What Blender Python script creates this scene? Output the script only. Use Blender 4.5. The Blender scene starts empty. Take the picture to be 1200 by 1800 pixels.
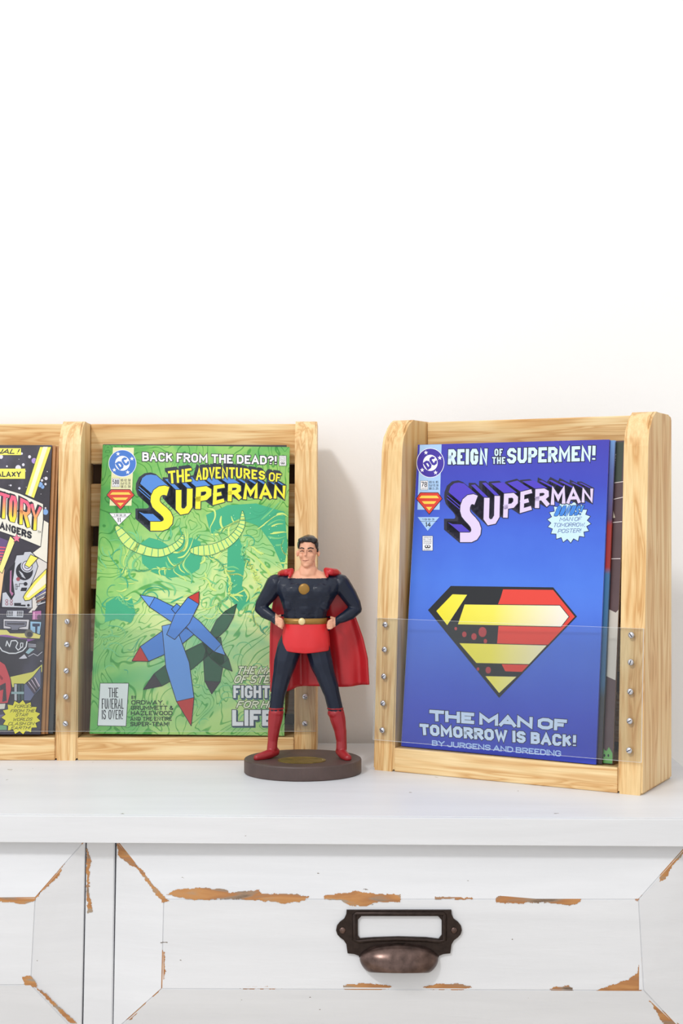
import bpy, bmesh, math, random
from mathutils import Vector, Matrix, noise
from mathutils.geometry import tessellate_polygon
PI = math.pi
SC = bpy.context.scene
COL = SC.collection
random.seed(4)

# ------------------------------------------------------------------ camera, world, lights, exposure
CAMZ = 0.213                                   # eye height above the dresser top (z = 0)
F = 2500.0                                     # focal length in pixels of the 1200 x 1800 frame
cam = bpy.data.cameras.new('camera')
cam.sensor_fit = 'VERTICAL'; cam.sensor_height = 36; cam.lens = 50; cam.clip_start = 0.02
co = bpy.data.objects.new('camera', cam); COL.objects.link(co)
co.location = (0, 0, CAMZ); co.rotation_euler = (PI/2, 0, 0); SC.camera = co

w = bpy.data.worlds.new('world'); SC.world = w; w.use_nodes = True
bg = w.node_tree.nodes['Background']; bg.inputs[0].default_value = (0.965, 0.98, 1.0, 1); bg.inputs[1].default_value = 1.12

def area(name, loc, target, size, power, col=(1, 1, 1)):
    l = bpy.data.lights.new(name, 'AREA'); l.shape = 'SQUARE'; l.size = size; l.energy = power; l.color = col
    o = bpy.data.objects.new(name, l); COL.objects.link(o); o.location = loc
    o.rotation_euler = (Vector(target) - Vector(loc)).to_track_quat('-Z', 'Y').to_euler()
    return o
area('window_light', (-1.05, -0.75, 2.00), (0.0, 1.25, 0.1), 0.30, 30, (1.0, 0.99, 0.975))

SC.view_settings.view_transform = 'Standard'; SC.view_settings.look = 'None'
SC.view_settings.gamma = 1; SC.view_settings.use_curve_mapping = False
SC.view_settings.exposure = 0.0

# ------------------------------------------------------------------ helpers
def lin(c):
    return tuple(((x/255)/12.92 if x/255 <= 0.04045 else ((x/255+0.055)/1.055)**2.4) for x in c) + (1,)
MATS = {}
def mat(name, rgb, rough=0.5, metal=0.0, spec=0.5, coat=0.0, mottling=0.0, scale=40, bump=0.0):
    if name in MATS: return MATS[name]
    m = bpy.data.materials.new(name); m.use_nodes = True; nt = m.node_tree
    b = nt.nodes['Principled BSDF']
    b.inputs['Base Color'].default_value = lin(rgb); b.inputs['Roughness'].default_value = rough
    b.inputs['Metallic'].default_value = metal; b.inputs['Specular IOR Level'].default_value = spec
    b.inputs['Coat Weight'].default_value = coat; b.inputs['Coat Roughness'].default_value = 0.15
    if mottling or bump:
        tc = nt.nodes.new('ShaderNodeTexCoord'); n = nt.nodes.new('ShaderNodeTexNoise')
        n.inputs['Scale'].default_value = scale; n.inputs['Detail'].default_value = 6
        nt.links.new(tc.outputs['Object'], n.inputs['Vector'])
        if mottling:
            r = nt.nodes.new('ShaderNodeValToRGB'); a = lin(rgb)
            r.color_ramp.elements[0].position = 0.3; r.color_ramp.elements[1].position = 0.7
            r.color_ramp.elements[0].color = tuple(x*(1-mottling) for x in a[:3])+(1,)
            r.color_ramp.elements[1].color = tuple(min(1, x*(1+mottling)) for x in a[:3])+(1,)
            nt.links.new(n.outputs['Fac'], r.inputs['Fac']); nt.links.new(r.outputs['Color'], b.inputs['Base Color'])
        if bump:
            bp = nt.nodes.new('ShaderNodeBump'); bp.inputs['Strength'].default_value = bump; bp.inputs['Distance'].default_value = 0.0006
            nt.links.new(n.outputs['Fac'], bp.inputs['Height']); nt.links.new(bp.outputs['Normal'], b.inputs['Normal'])
    MATS[name] = m
    return m
def ink(rgb, rough=0.32):
    return mat('ink_%d_%d_%d' % tuple(rgb), rgb, rough=rough, spec=0.4)

def ramp(nt, fac, stops):
    r = nt.nodes.new('ShaderNodeValToRGB'); e = r.color_ramp.elements
    while len(e) < len(stops): e.new(0.5)
    for k, (p, c) in enumerate(stops): e[k].position = p; e[k].color = lin(c)
    nt.links.new(fac, r.inputs['Fac']); return r.outputs['Color']
def mixc(nt, a, b, fac, mode='MIX'):
    m = nt.nodes.new('ShaderNodeMix'); m.data_type = 'RGBA'; m.blend_type = mode
    if isinstance(fac, float): m.inputs[0].default_value = fac
    else: nt.links.new(fac, m.inputs[0])
    nt.links.new(a, m.inputs[6])
    if isinstance(b, tuple): m.inputs[7].default_value = b
    else: nt.links.new(b, m.inputs[7])
    return m.outputs[2]
def mapping(nt, vec, scale, loc=(0, 0, 0), rot=(0, 0, 0)):
    m = nt.nodes.new('ShaderNodeMapping'); m.inputs['Scale'].default_value = scale
    m.inputs['Location'].default_value = loc; m.inputs['Rotation'].default_value = rot
    nt.links.new(vec, m.inputs['Vector']); return m.outputs['Vector']
def tnoise(nt, vec, scale, detail=4, dist=0.0, rough=0.5):
    n = nt.nodes.new('ShaderNodeTexNoise'); n.inputs['Scale'].default_value = scale
    n.inputs['Detail'].default_value = detail; n.inputs['Distortion'].default_value = dist; n.inputs['Roughness'].default_value = rough
    nt.links.new(vec, n.inputs['Vector']); return n.outputs['Fac']

def wood(name, axis, light, mid, dark, rough=0.45):
    """pine: long soft bands that follow the board's length, fine fibres, a warm late-wood line here and there"""
    m = bpy.data.materials.new(name); m.use_nodes = True; nt = m.node_tree; b = nt.nodes['Principled BSDF']
    tc = nt.nodes.new('ShaderNodeTexCoord'); oi = nt.nodes.new('ShaderNodeObjectInfo')
    add = nt.nodes.new('ShaderNodeVectorMath'); add.operation = 'ADD'
    mul = nt.nodes.new('ShaderNodeVectorMath'); mul.operation = 'SCALE'; mul.inputs['Scale'].default_value = 3.7
    cmb = nt.nodes.new('ShaderNodeCombineXYZ')
    for k in range(3): nt.links.new(oi.outputs['Random'], cmb.inputs[k])
    nt.links.new(cmb.outputs[0], mul.inputs[0]); nt.links.new(tc.outputs['Object'], add.inputs[0]); nt.links.new(mul.outputs[0], add.inputs[1])
    v = add.outputs[0]
    s1 = {'x': (5, 60, 85), 'z': (85, 60, 5)}[axis]
    s2 = {'x': (30, 900, 900), 'z': (900, 900, 30)}[axis]
    n1 = tnoise(nt, mapping(nt, v, s1), 1.0, 2, 0.5)
    # rings: sine of noise
    mm = nt.nodes.new('ShaderNodeMath'); mm.operation = 'MULTIPLY'; mm.inputs[1].default_value = 22; nt.links.new(n1, mm.inputs[0])
    sn = nt.nodes.new('ShaderNodeMath'); sn.operation = 'SINE'; nt.links.new(mm.outputs[0], sn.inputs[0])
    mr = nt.nodes.new('ShaderNodeMapRange'); mr.inputs['From Min'].default_value = -1; nt.links.new(sn.outputs[0], mr.inputs['Value'])
    c1 = ramp(nt, mr.outputs[0], [(0.0, light), (0.55, mid), (0.93, dark), (1.0, mid)])
    n2 = tnoise(nt, mapping(nt, v, s2), 1.0, 3)
    c2 = ramp(nt, n2, [(0.3, (232, 226, 214)), (0.7, (255, 255, 255))])
    c = mixc(nt, c1, c2, 0.7, 'MULTIPLY')
    n3 = tnoise(nt, v, 14, 2)
    c3 = ramp(nt, n3, [(0.35, (246, 236, 222)), (0.65, (255, 255, 255))])
    c = mixc(nt, c, c3, 1.0, 'MULTIPLY')
    nt.links.new(c, b.inputs['Base Color']); b.inputs['Roughness'].default_value = rough; b.inputs['Specular IOR Level'].default_value = 0.35
    bp = nt.nodes.new('ShaderNodeBump'); bp.inputs['Strength'].default_value = 0.15; bp.inputs['Distance'].default_value = 0.0004
    nt.links.new(n2, bp.inputs['Height']); nt.links.new(bp.outputs['Normal'], b.inputs['Normal'])
    return m
W_LIGHT, W_MID, W_DARK = (243, 217, 168), (235, 201, 148), (216, 171, 114)
PINE_X = wood('pine_along_x', 'x', W_LIGHT, W_MID, W_DARK)
PINE_Z = wood('pine_along_z', 'z', W_LIGHT, W_MID, W_DARK)

def painted(name, rgb):
    m = bpy.data.materials.new(name); m.use_nodes = True; nt = m.node_tree; b = nt.nodes['Principled BSDF']
    tc = nt.nodes.new('ShaderNodeTexCoord'); v = tc.outputs['Object']
    n = tnoise(nt, mapping(nt, v, (6, 30, 60)), 1.0, 5, 0.4)
    a = tuple(rgb); d = tuple(int(x*0.975) for x in rgb)
    c = ramp(nt, n, [(0.35, d), (0.65, a)])
    # tiny dark nicks and pinholes
    n2 = tnoise(nt, mapping(nt, v, (1, 1, 2.2)), 95, 3)
    c2 = ramp(nt, n2, [(0.0, (150, 140, 128)), (0.232, (150, 140, 128)), (0.245, (255, 255, 255))])
    c = mixc(nt, c, c2, 1.0, 'MULTIPLY')
    nt.links.new(c, b.inputs['Base Color']); b.inputs['Roughness'].default_value = 0.42; b.inputs['Specular IOR Level'].default_value = 0.4
    n4 = tnoise(nt, mapping(nt, v, (40, 160, 300)), 1.0, 4, 0.3)
    bp = nt.nodes.new('ShaderNodeBump'); bp.inputs['Strength'].default_value = 0.25; bp.inputs['Distance'].default_value = 0.0005
    nt.links.new(n4, bp.inputs['Height']); nt.links.new(bp.outputs['Normal'], b.inputs['Normal'])
    return m
PAINT = painted('chalky_white_paint', (222, 224, 228))
GAP = mat('dark_gap', (70, 66, 58), rough=0.9)

def tag(o, label=None, cat=None, group=None, kind=None):
    if label: o['label'] = label
    if cat: o['category'] = cat
    if group: o['group'] = group
    if kind: o['kind'] = kind
    return o
def empty(name, M, label, cat, group=None):
    o = bpy.data.objects.new(name, None); COL.objects.link(o); o.matrix_world = M; o.empty_display_size = 0.02
    return tag(o, label, cat, group)
def obj(name, bm, mats, parent=None, smooth=False):
    me = bpy.data.meshes.new(name)
    bmesh.ops.recalc_face_normals(bm, faces=bm.faces[:]) if smooth != 'flatprint' else None
    bm.to_mesh(me); bm.free()
    if not isinstance(mats, (list, tuple)): mats = [mats]
    for m in mats: me.materials.append(m)
    if smooth is True:
        for p in me.polygons: p.use_smooth = True
    o = bpy.data.objects.new(name, me); COL.objects.link(o)
    if parent: o.parent = parent
    return o
def add_box(bm, x0, x1, y0, y1, z0, z1):
    vs = [bm.verts.new(p) for p in [(x0,y0,z0),(x1,y0,z0),(x1,y1,z0),(x0,y1,z0),(x0,y0,z1),(x1,y0,z1),(x1,y1,z1),(x0,y1,z1)]]
    for f in [(0,3,2,1),(4,5,6,7),(0,1,5,4),(1,2,6,5),(2,3,7,6),(3,0,4,7)]: bm.faces.new([vs[i] for i in f])
def box(name, x0, x1, y0, y1, z0, z1, m, parent=None, bevel=0.0, seg=2):
    bm = bmesh.new(); add_box(bm, x0, x1, y0, y1, z0, z1)
    if bevel: bmesh.ops.bevel(bm, geom=bm.edges[:], offset=bevel, segments=seg, profile=0.5, affect='EDGES')
    return obj(name, bm, m, parent)
def prism(bm, pts, fn, a, b):
    """extrude the polygon pts; fn(p, t) gives a point for t = a and t = b"""
    A = [bm.verts.new(fn(p, a)) for p in pts]; B = [bm.verts.new(fn(p, b)) for p in pts]
    n = len(pts)
    bm.faces.new(A); bm.faces.new(B[::-1])
    for i in range(n): bm.faces.new([A[i], B[i], B[(i+1) % n], A[(i+1) % n]])

def P(px, py, d): return Vector(((px-600)/F*d, d, CAMZ-(py-900)/F*d))
def ray(px, py): return Vector(((px-600)/F, 1, -(py-900)/F))
EYE = Vector((0, 0, CAMZ))

# ------------------------------------------------------------------ the room
wm = mat('white_wall_paint', (250, 250, 250), rough=0.85, spec=0.2, bump=0.25, scale=260)
tag(box('wall_back', -3.0, 2.2, 1.324, 1.424, -0.82, 2.0, wm), kind='structure')
tag(box('light_cut_wall_right', 0.95, 1.05, -1.3, 1.324, -0.82, 2.0, mat('light_cut_greige', (212, 207, 201), rough=0.85)), kind='structure')  # unseen wall, added to cut the light from the right
tag(box('floor', -3.0, 2.2, -3.0, 1.324, -0.92, -0.82, wood('pale_floor', 'x', (226, 222, 216), (216, 211, 204), (196, 190, 182))), kind='structure')
tag(box('baseboard_back', -3.0, 2.2, 1.313, 1.324, -0.82, -0.72, mat('trim_paint', (245, 245, 245), rough=0.4), bevel=0.002), kind='structure')

# ------------------------------------------------------------------ dresser
DR = math.radians(-1.56)
DM = Matrix.Translation((0, 0.9925, -0.82)) @ Matrix.Rotation(DR, 4, 'Z')
dresser = empty('dresser', DM, 'white painted chest with chipped paint and raised drawer fronts, carrying the comic racks', 'dresser')
H = 0.82                                        # local z of the dresser's top face
DMi = DM.inverted()
def D(px, py, yl):
    """point of the dresser's local plane y = yl that the pixel shows"""
    o = DMi @ EYE; d = DMi.to_3x3() @ ray(px, py); t = (yl-o.y)/d.y
    return o + d*t
box('top_board', -0.46, 0.28, 0.0045, 0.3175, H-0.0187, H, PAINT, dresser, 0.0003)
box('edge_strip', -0.46, 0.28, 0.0, 0.0040, H-0.0190, H-0.0003, PAINT, dresser, 0.0003)
FY = 0.012                                      # the face frame's front
z_top = H-0.019
box('side_panel', 0.250, 0.268, FY+0.001, 0.300, 0.0, z_top, PAINT, dresser, 0.001)
box('side_panel', -0.46, -0.442, FY+0.001, 0.300, 0.0, z_top, PAINT, dresser, 0.001)
box('back_panel', -0.442, 0.250, 0.292, 0.300, 0.05, z_top, PAINT, dresser)
box('bottom_panel', -0.442, 0.250, 0.03, 0.292, 0.05, 0.065, PAINT, dresser)
box('inner_frame', -0.442, 0.250, FY+0.022, FY+0.030, 0.065, z_top, GAP, dresser)   # dark carcass seen through the drawer gaps
z0d = D(600, 1826, FY).z                        # lower edge of the top drawers
def stile(pxa, pxb, pxc, pxd):
    a, b = D(pxa, 1490, FY), D(pxb, 1490, FY); c, d = D(pxc, 1800, FY), D(pxd, 1800, FY)
    def ext(p, q, z):
        t = (z-p.z)/(q.z-p.z); return p.x+(q.x-p.x)*t
    bm = bmesh.new(); zz = z0d-0.003
    prism(bm, [(ext(a, c, zz), zz), (ext(b, d, zz), zz), (ext(b, d, z_top), z_top), (ext(a, c, z_top), z_top)], lambda p, t: (p[0], t, p[1]), FY, FY+0.02)
    bmesh.ops.bevel(bm, geom=bm.edges[:], offset=0.0006, segments=2, affect='EDGES')
    obj('stile', bm, PAINT, dresser)
stile(152, 201.5, 146, 197.5)
stile(1214, 1268, 1214, 1268)
# rails and plain lower drawer fronts, below the picture
for k in range(1, 4):
    zt = z0d-0.003-(k-1)*0.19
    box('rail', -0.442, 0.250, FY, FY+0.02, zt-0.022, zt, PAINT, dresser, 0.001)
    for (xa, xb) in ((-0.438, -0.186), (-0.158, 0.246)):
        box('lower_drawer_front', xa, xb, FY-0.001, FY+0.018, zt-0.187, zt-0.025, PAINT, dresser, 0.003)
for (xa, xb) in ((-0.442, -0.442+0.04), (0.21, 0.25)):
    for (ya, yb) in ((FY, FY+0.03), (0.26, 0.29)):
        box('leg', xa, xb, ya, yb, 0.0, 0.0495, PAINT, dresser, 0.002)

RISE = 0.0085
WOODCHIP = bpy.data.materials.new('bare_wood_chip'); WOODCHIP.use_nodes = True
nt = WOODCHIP.node_tree; tc = nt.nodes.new('ShaderNodeTexCoord')
nn = tnoise(nt, mapping(nt, tc.outputs['Object'], (25, 60, 140)), 1.0, 5, 0.6)
cc = ramp(nt, nn, [(0.28, (92, 74, 60)), (0.38, (150, 126, 104)), (0.46, (168, 116, 72)), (0.58, (186, 134, 82)), (0.66, (160, 142, 122)), (0.8, (146, 134, 120))])
nt.links.new(cc, nt.nodes['Principled BSDF'].inputs['Base Color']); nt.nodes['Principled BSDF'].inputs['Roughness'].default_value = 0.8

def inside(x, y, poly):
    r = False; n = len(poly); j = n-1
    for i in range(n):
        xi, yi = poly[i]; xj, yj = poly[j]
        if (yi > y) != (yj > y) and x < (xj-xi)*(y-yi)/(yj-yi)+xi: r = not r
        j = i
    return r
class Drawer:
    def __init__(s, oc, ic):
        """oc, ic: outer and inner corner pixels, tl tr br bl"""
        s.root = bpy.data.objects.new('drawer', None); COL.objects.link(s.root); s.root.parent = dresser
        s.o = [D(x, y, FY) for x, y in oc]; s.i = [D(x, y, FY-RISE) for x, y in ic]
        zb = s.o[2].z; s.o[3].z = zb
        s.o[0].z = s.o[1].z = z_top-0.0008
        pts_i = [Vector((p.x, FY-RISE, p.z)) for p in s.i]; pts_o = [Vector((p.x, FY-0.0002, p.z)) for p in s.o]
        def slab(name, front):
            bm = bmesh.new(); c = sum(front, Vector())/len(front)
            fr = [p+(c-p).normalized()*0.00005 for p in front]
            A = [bm.verts.new(p) for p in fr]; B = [bm.verts.new((p.x, FY+0.018, p.z)) for p in fr]
            n = len(A); bm.faces.new(A); bm.faces.new(B[::-1])
            for k in range(n): bm.faces.new([A[k], B[k], B[(k+1) % n], A[(k+1) % n]])
            fe = [e for e in bm.edges if e.verts[0] in A and e.verts[1] in A]
            bmesh.ops.bevel(bm, geom=fe, offset=0.0004, segments=2, affect='EDGES')
            return obj(name, bm, PAINT, s.root)
        slab('center_panel', pts_i)
        for k in range(4):
            slab('bevel_board', [pts_o[k], pts_o[(k+1) % 4], pts_i[(k+1) % 4], pts_i[k]])
        s.pi, s.po = pts_i, pts_o
    def surf(s, x, z):
        """front y of the drawer at local x, z"""
        zt, zb = s.pi[0].z, s.pi[2].z; xl, xr = s.pi[0].x, s.pi[1].x
        f = max(0, (z-zt)/(s.po[0].z-zt), (zb-z)/(zb-s.po[2].z), (xl-x)/(xl-s.po[0].x), (x-xr)/(s.po[1].x-xr))
        return FY-RISE+min(f, 1)*RISE
    def chip(s, poly, amp=2.2, plane=None):
        bm = bmesh.new(); st = 1.0
        xs = [p[0] for p in poly]; ys = [p[1] for p in poly]; cache = {}
        def V(i, j):
            if (i, j) not in cache:
                px, py = x0+i*st, y0+j*st; p = D(px, py, FY-RISE*0.6)
                y = (s.surf(p.x, p.z) if plane is None else plane)-0.00022
                p = D(px, py, y); cache[(i, j)] = bm.verts.new((p.x, y, p.z))
            return cache[(i, j)]
        x0, y0 = min(xs)-4, min(ys)-4; nx, ny = int((max(xs)-min(xs)+8)/st), int((max(ys)-min(ys)+8)/st)
        for i in range(nx):
            for j in range(ny):
                px, py = x0+(i+.5)*st, y0+(j+.5)*st
                dx = noise.noise(Vector((px*.18, py*.25, 1.3)))*amp + noise.noise(Vector((px*.6, py*.6, 4)))*amp*.5
                dy = noise.noise(Vector((px*.15, py*.25, 7.7)))*amp + noise.noise(Vector((px*.6, py*.6, 9)))*amp*.5
                if inside(px+dx, py+dy, poly): bm.faces.new([V(i, j), V(i+1, j), V(i+1, j+1), V(i, j+1)])
        if bm.faces: obj('bare_wood_patch', bm, WOODCHIP, s.root)
rd = Drawer([(205, 1480), (1209, 1480), (1209, 1824), (199, 1824)], [(288, 1581), (1122, 1581), (1131, 1741), (284, 1738)])
ld = Drawer([(-500, 1480), (150, 1480), (143, 1824), (-500, 1824)], [(-415, 1581), (62, 1578), (54, 1731), (-415, 1734)])
for poly in [
 [(292,1573),(310,1563),(350,1561),(400,1564),(402,1570),(455,1564),(460,1571),(510,1571),(545,1576),(528,1585),(500,1588),(470,1584),(400,1580),(340,1582),(318,1577)],
 [(568,1574),(600,1571),(625,1566),(660,1571),(703,1573),(704,1586),(660,1586),(640,1593),(615,1592),(600,1583),(570,1580)],
 [(870,1580),(880,1574),(915,1576),(1010,1576),(1022,1580),(1015,1588),(1000,1591),(960,1586),(900,1588),(872,1587)],
 [(206,1480),(238,1480),(228,1495),(235,1510),(241,1526),(225,1518),(207,1504)],
 [(236,1519),(248,1527),(270,1557),(296,1583),(285,1586),(266,1562)],
 [(281,1660),(289,1676),(290,1708),(286,1733),(296,1741),(280,1749),(254,1756),(262,1738),(268,1712),(268,1682)],
 [(260,1752),(240,1773),(220,1792),(230,1792),(254,1768)],
 [(603,1732),(640,1728),(680,1732),(692,1735),(660,1741),(640,1747),(612,1745),(603,1738)],
 [(742,1736),(770,1729),(810,1730),(830,1735),(812,1740),(760,1740)],
 [(965,1737),(1000,1733),(1010,1742),(970,1742)],
 [(420,1735),(470,1734),(500,1738),(430,1739)],
 [(1046,1741),(1075,1732),(1105,1722),(1120,1710),(1127,1682),(1133,1700),(1136,1747),(1100,1747),(1060,1746)],
 [(1150,1484),(1197,1484),(1203,1498),(1182,1520),(1169,1546),(1158,1549),(1160,1530),(1170,1506),(1150,1495)],
 [(1116,1571),(1128,1571),(1120,1585),(1111,1579)],
 [(1140,1757),(1165,1778),(1184,1788),(1196,1806),(1170,1806)],
 [(885,1482),(1000,1484),(985,1493),(900,1491)],
 [(1000,1485),(1150,1486),(1150,1489),(1000,1488)],
 [(490,1479),(530,1479),(520,1487),(495,1486)],
 [(765,1576),(830,1578),(830,1581),(765,1580)],
]: rd.chip(poly)
for poly in [
 [(-10,1571),(50,1562),(75,1557),(72,1568),(60,1584),(45,1589),(-10,1584)],
 [(75,1557),(100,1533),(113,1516),(104,1538),(85,1557),(65,1575)],
 [(-10,1479),(150,1479),(148,1485),(60,1486),(25,1490),(-10,1490)],
 [(38,1718),(52,1714),(60,1724),(66,1734),(45,1734)],
 [(60,1733),(80,1746),(110,1776),(135,1798),(123,1798),(85,1759)],
]: ld.chip(poly)
ld.chip([(152,1488),(160,1512),(157,1535),(156,1565),(163,1602),(154,1606),(152,1560)], plane=FY)

# label pull: plate with card window, screws and cup
def build_pull():
    BR = mat('dark_bronze', (52, 42, 38), rough=0.38, metal=0.75, mottling=0.25, scale=300, bump=0.2)
    CU = mat('worn_bronze_cup', (98, 80, 74), rough=0.3, metal=0.85, mottling=0.4, scale=160, bump=0.15)
    y0 = FY-RISE
    def q(cx, cy): p = D(570+cx/4.615, 1560+cy/4.615, y0); return (p.x, p.z)
    half = [(604,178),(1028,178),(1031,215),(1048,250),(1082,275),(1106,305),(1113,342),(1103,375),(1080,400),(1050,422),(1030,455),(1020,528),(965,534),(930,548),(905,600),(604,600)]
    R = half[1:-1]; L = [(1208-x, y) for x, y in R][::-1]
    outer = [q(*p) for p in R+L]
    hole = [q(*p) for p in [(300,226),(920,226),(950,258),(950,380),(925,412),(820,400),(600,394),(400,400),(290,408),(272,386),(272,256)]]
    def plate(out, hol, ya, yb):
        bm = bmesh.new()
        for y, flip in ((ya, False), (yb, True)):
            V = [[bm.verts.new((p[0], y, p[1])) for p in lp] for lp in (out, hol)]
            es = []
            for lp in V:
                for k in range(len(lp)): es.append(bm.edges.new((lp[k], lp[(k+1) % len(lp)])))
            bmesh.ops.triangle_fill(bm, use_beauty=True, edges=es)
            if not flip: V0 = V
        for a, b in zip(V0, V):
            for k in range(len(a)): bm.faces.new([a[k], a[(k+1) % len(a)], b[(k+1) % len(a)], b[k]])
        return bm
    root = obj('label_pull', plate(outer, hole, y0-0.0018, y0), BR, rd.root)
    return root, q, y0, BR, CU
# the pull's pieces hang on the drawer (level three), each a mesh of its own
plate_o, q, y0p, BR, CU = build_pull()
def raised_rim(name, ring, r, yc, m, closed=True):
    bm = bmesh.new(); n = len(ring); N = 6; rings = []
    for i in range(n):
        a = Vector(ring[(i-1) % n]); b = Vector(ring[i]); c = Vector(ring[(i+1) % n])
        t = (c-a).normalized(); nrm = Vector((-t.y, t.x))
        rings.append([bm.verts.new((b.x+nrm.x*r*math.cos(k*2*PI/N), yc+r*math.sin(k*2*PI/N), b.y+nrm.y*r*math.cos(k*2*PI/N))) for k in range(N)])
    for i in range(n if closed else n-1):
        for k in range(N): bm.faces.new([rings[i][k], rings[i][(k+1) % N], rings[(i+1) % n][(k+1) % N], rings[(i+1) % n][k]])
    return obj(name, bm, m, rd.root, True)
raised_rim('window_rim', [q(*p) for p in [(255,205),(965,205),(975,215),(975,420),(930,432),(820,420),(600,412),(400,420),(280,432),(242,420),(242,215)]], 0.0016, y0p-0.0016, BR)
def make_cup():
    bm = bmesh.new(); xc, zb = q(604, 690); _, zt = q(604, 442); a = (q(925, 0)[0]-xc); h = zt-zb; dep = 0.0135
    nx, nz = 28, 14; G = []
    def hw(t):
        if t < 0.5: return a*(0.74+0.26*math.sin(min(1, t/0.5)*PI/2)**0.7)
        return a*math.sqrt(max(0, 1-((t-0.5)/0.5)**2))**1.0
    for j in range(nz+1):
        t = j/nz*0.995; row = []
        w_ = hw(t); f = math.sqrt(max(0, 1-t**2.2))
        for i in range(nx+1):
            s = math.sin((i/nx-0.5)*PI); x = w_*s
            y = -dep*f*math.sqrt(max(0, 1-abs(s)**2.4))
            row.append(bm.verts.new((xc+x, y0p-0.0012+y, zb+h*t-0.30*y*(1-t))))
        G.append(row)
    for j in range(nz):
        for i in range(nx): bm.faces.new([G[j][i], G[j][i+1], G[j+1][i+1], G[j+1][i]])
    o = obj('cup', bm, CU, rd.root, True); md = o.modifiers.new('s', 'SOLIDIFY'); md.thickness = 0.0012; md.offset = -1
    md2 = o.modifiers.new('b', 'SUBSURF'); md2.levels = 1; md2.render_levels = 1
make_cup()
def dome(bm, c, r, h, nrm_y=-1, n=14, rings=4):
    top = None; prev = None
    for j in range(rings):
        a = j/rings*PI/2; rr = r*math.cos(a); y = c[1]+nrm_y*h*math.sin(a)
        cur = [bm.verts.new((c[0]+rr*math.cos(k*2*PI/n), y, c[2]+rr*math.sin(k*2*PI/n))) for k in range(n)]
        if prev:
            for k in range(n): bm.faces.new([prev[k], prev[(k+1) % n], cur[(k+1) % n], cur[k]])
        else: bm.faces.new(cur[::-1])
        prev = cur
    t = bm.verts.new((c[0], c[1]+nrm_y*h, c[2]))
    for k in range(n): bm.faces.new([prev[k], prev[(k+1) % n], t])
for cx in (147, 1050):
    x, z = q(cx, 342); bm = bmesh.new(); dome(bm, (x, y0p-0.0018, z), 0.0024, 0.0012); obj('screw', bm, CU, rd.root, True)

# ------------------------------------------------------------------ magazine racks
def acrylic():
    m = bpy.data.materials.new('clear_acrylic'); m.use_nodes = True; nt = m.node_tree; nt.nodes.remove(nt.nodes['Principled BSDF'])
    out = nt.nodes['Material Output']; tr = nt.nodes.new('ShaderNodeBsdfTransparent'); tr.inputs[0].default_value = (0.965, 0.975, 0.975, 1)
    gl = nt.nodes.new('ShaderNodeBsdfGlossy'); gl.inputs['Roughness'].default_value = 0.03
    fr = nt.nodes.new('ShaderNodeFresnel'); fr.inputs['IOR'].default_value = 1.38
    mx = nt.nodes.new('ShaderNodeMixShader'); nt.links.new(fr.outputs[0], mx.inputs[0]); nt.links.new(tr.outputs[0], mx.inputs[1]); nt.links.new(gl.outputs[0], mx.inputs[2])
    nt.links.new(mx.outputs[0], out.inputs['Surface']); return m
def acrylic_edge():
    m = bpy.data.materials.new('frosted_acrylic_edge'); m.use_nodes = True; nt = m.node_tree; nt.nodes.remove(nt.nodes['Principled BSDF'])
    out = nt.nodes['Material Output']; tr = nt.nodes.new('ShaderNodeBsdfTransparent')
    gl = nt.nodes.new('ShaderNodeBsdfDiffuse'); gl.inputs[0].default_value = (1, 1, 1, 1)
    mx = nt.nodes.new('ShaderNodeMixShader'); mx.inputs[0].default_value = 0.55; nt.links.new(tr.outputs[0], mx.inputs[1]); nt.links.new(gl.outputs[0], mx.inputs[2])
    nt.links.new(mx.outputs[0], out.inputs['Surface']); return m
ACR, ACE = acrylic(), acrylic_edge()
GAP_SHADE = mat('gap_shade_brown', (84, 62, 44), rough=0.8, mottling=0.15)  # dark brown stands in for the shade between the slats
STEEL = mat('zinc_screw', (205, 205, 210), rough=0.3, metal=0.8)
RH = 0.291; LEAN = 0.062
def fy(z): return LEAN*z
def upright(name, x0, parent, RH):
    prof = [(0, 0), (0.082, 0), (0.082, RH-0.004), (0.080, RH-0.001), (0.077, RH)]
    z1 = RH-0.034; cy = fy(z1)
    for k in range(0, 9):
        a = k/8*PI/2
        prof.append((cy+0.022-0.022*math.sin(a), RH-0.034*(1-math.cos(a))))
    prof.append((fy(0.15), 0.15))
    bm = bmesh.new(); prism(bm, prof, lambda p, t: (t, p[0], p[1]), x0, x0+0.019)
    es = [e for e in bm.edges if abs(e.verts[0].co.x-e.verts[1].co.x) < 1e-6]
    bmesh.ops.bevel(bm, geom=es, offset=0.0016, segments=3, affect='EDGES')
    return obj(name, bm, PINE_Z, parent)
def screw(x, z, parent, rnd):
    bm = bmesh.new(); y = fy(z)-0.0032
    dome(bm, (x, y, z), 0.0024, 0.0014, n=16)
    bmesh.ops.rotate(bm, cent=(x, y, z), matrix=Matrix.Rotation(0, 3, 'X'), verts=bm.verts[:])
    s = obj('screw', bm, STEEL, parent, True)
    b2 = bmesh.new(); add_box(b2, -0.0017, 0.0017, -0.0002, 0.0006, -0.0003, 0.0003)
    d = obj('screw_slot', b2, mat('slot_dark', (70, 70, 75), rough=0.5, metal=0.6), s)
    d.location = (x, y-0.0014, z); d.rotation_euler = (0, rnd, 0)
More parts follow.
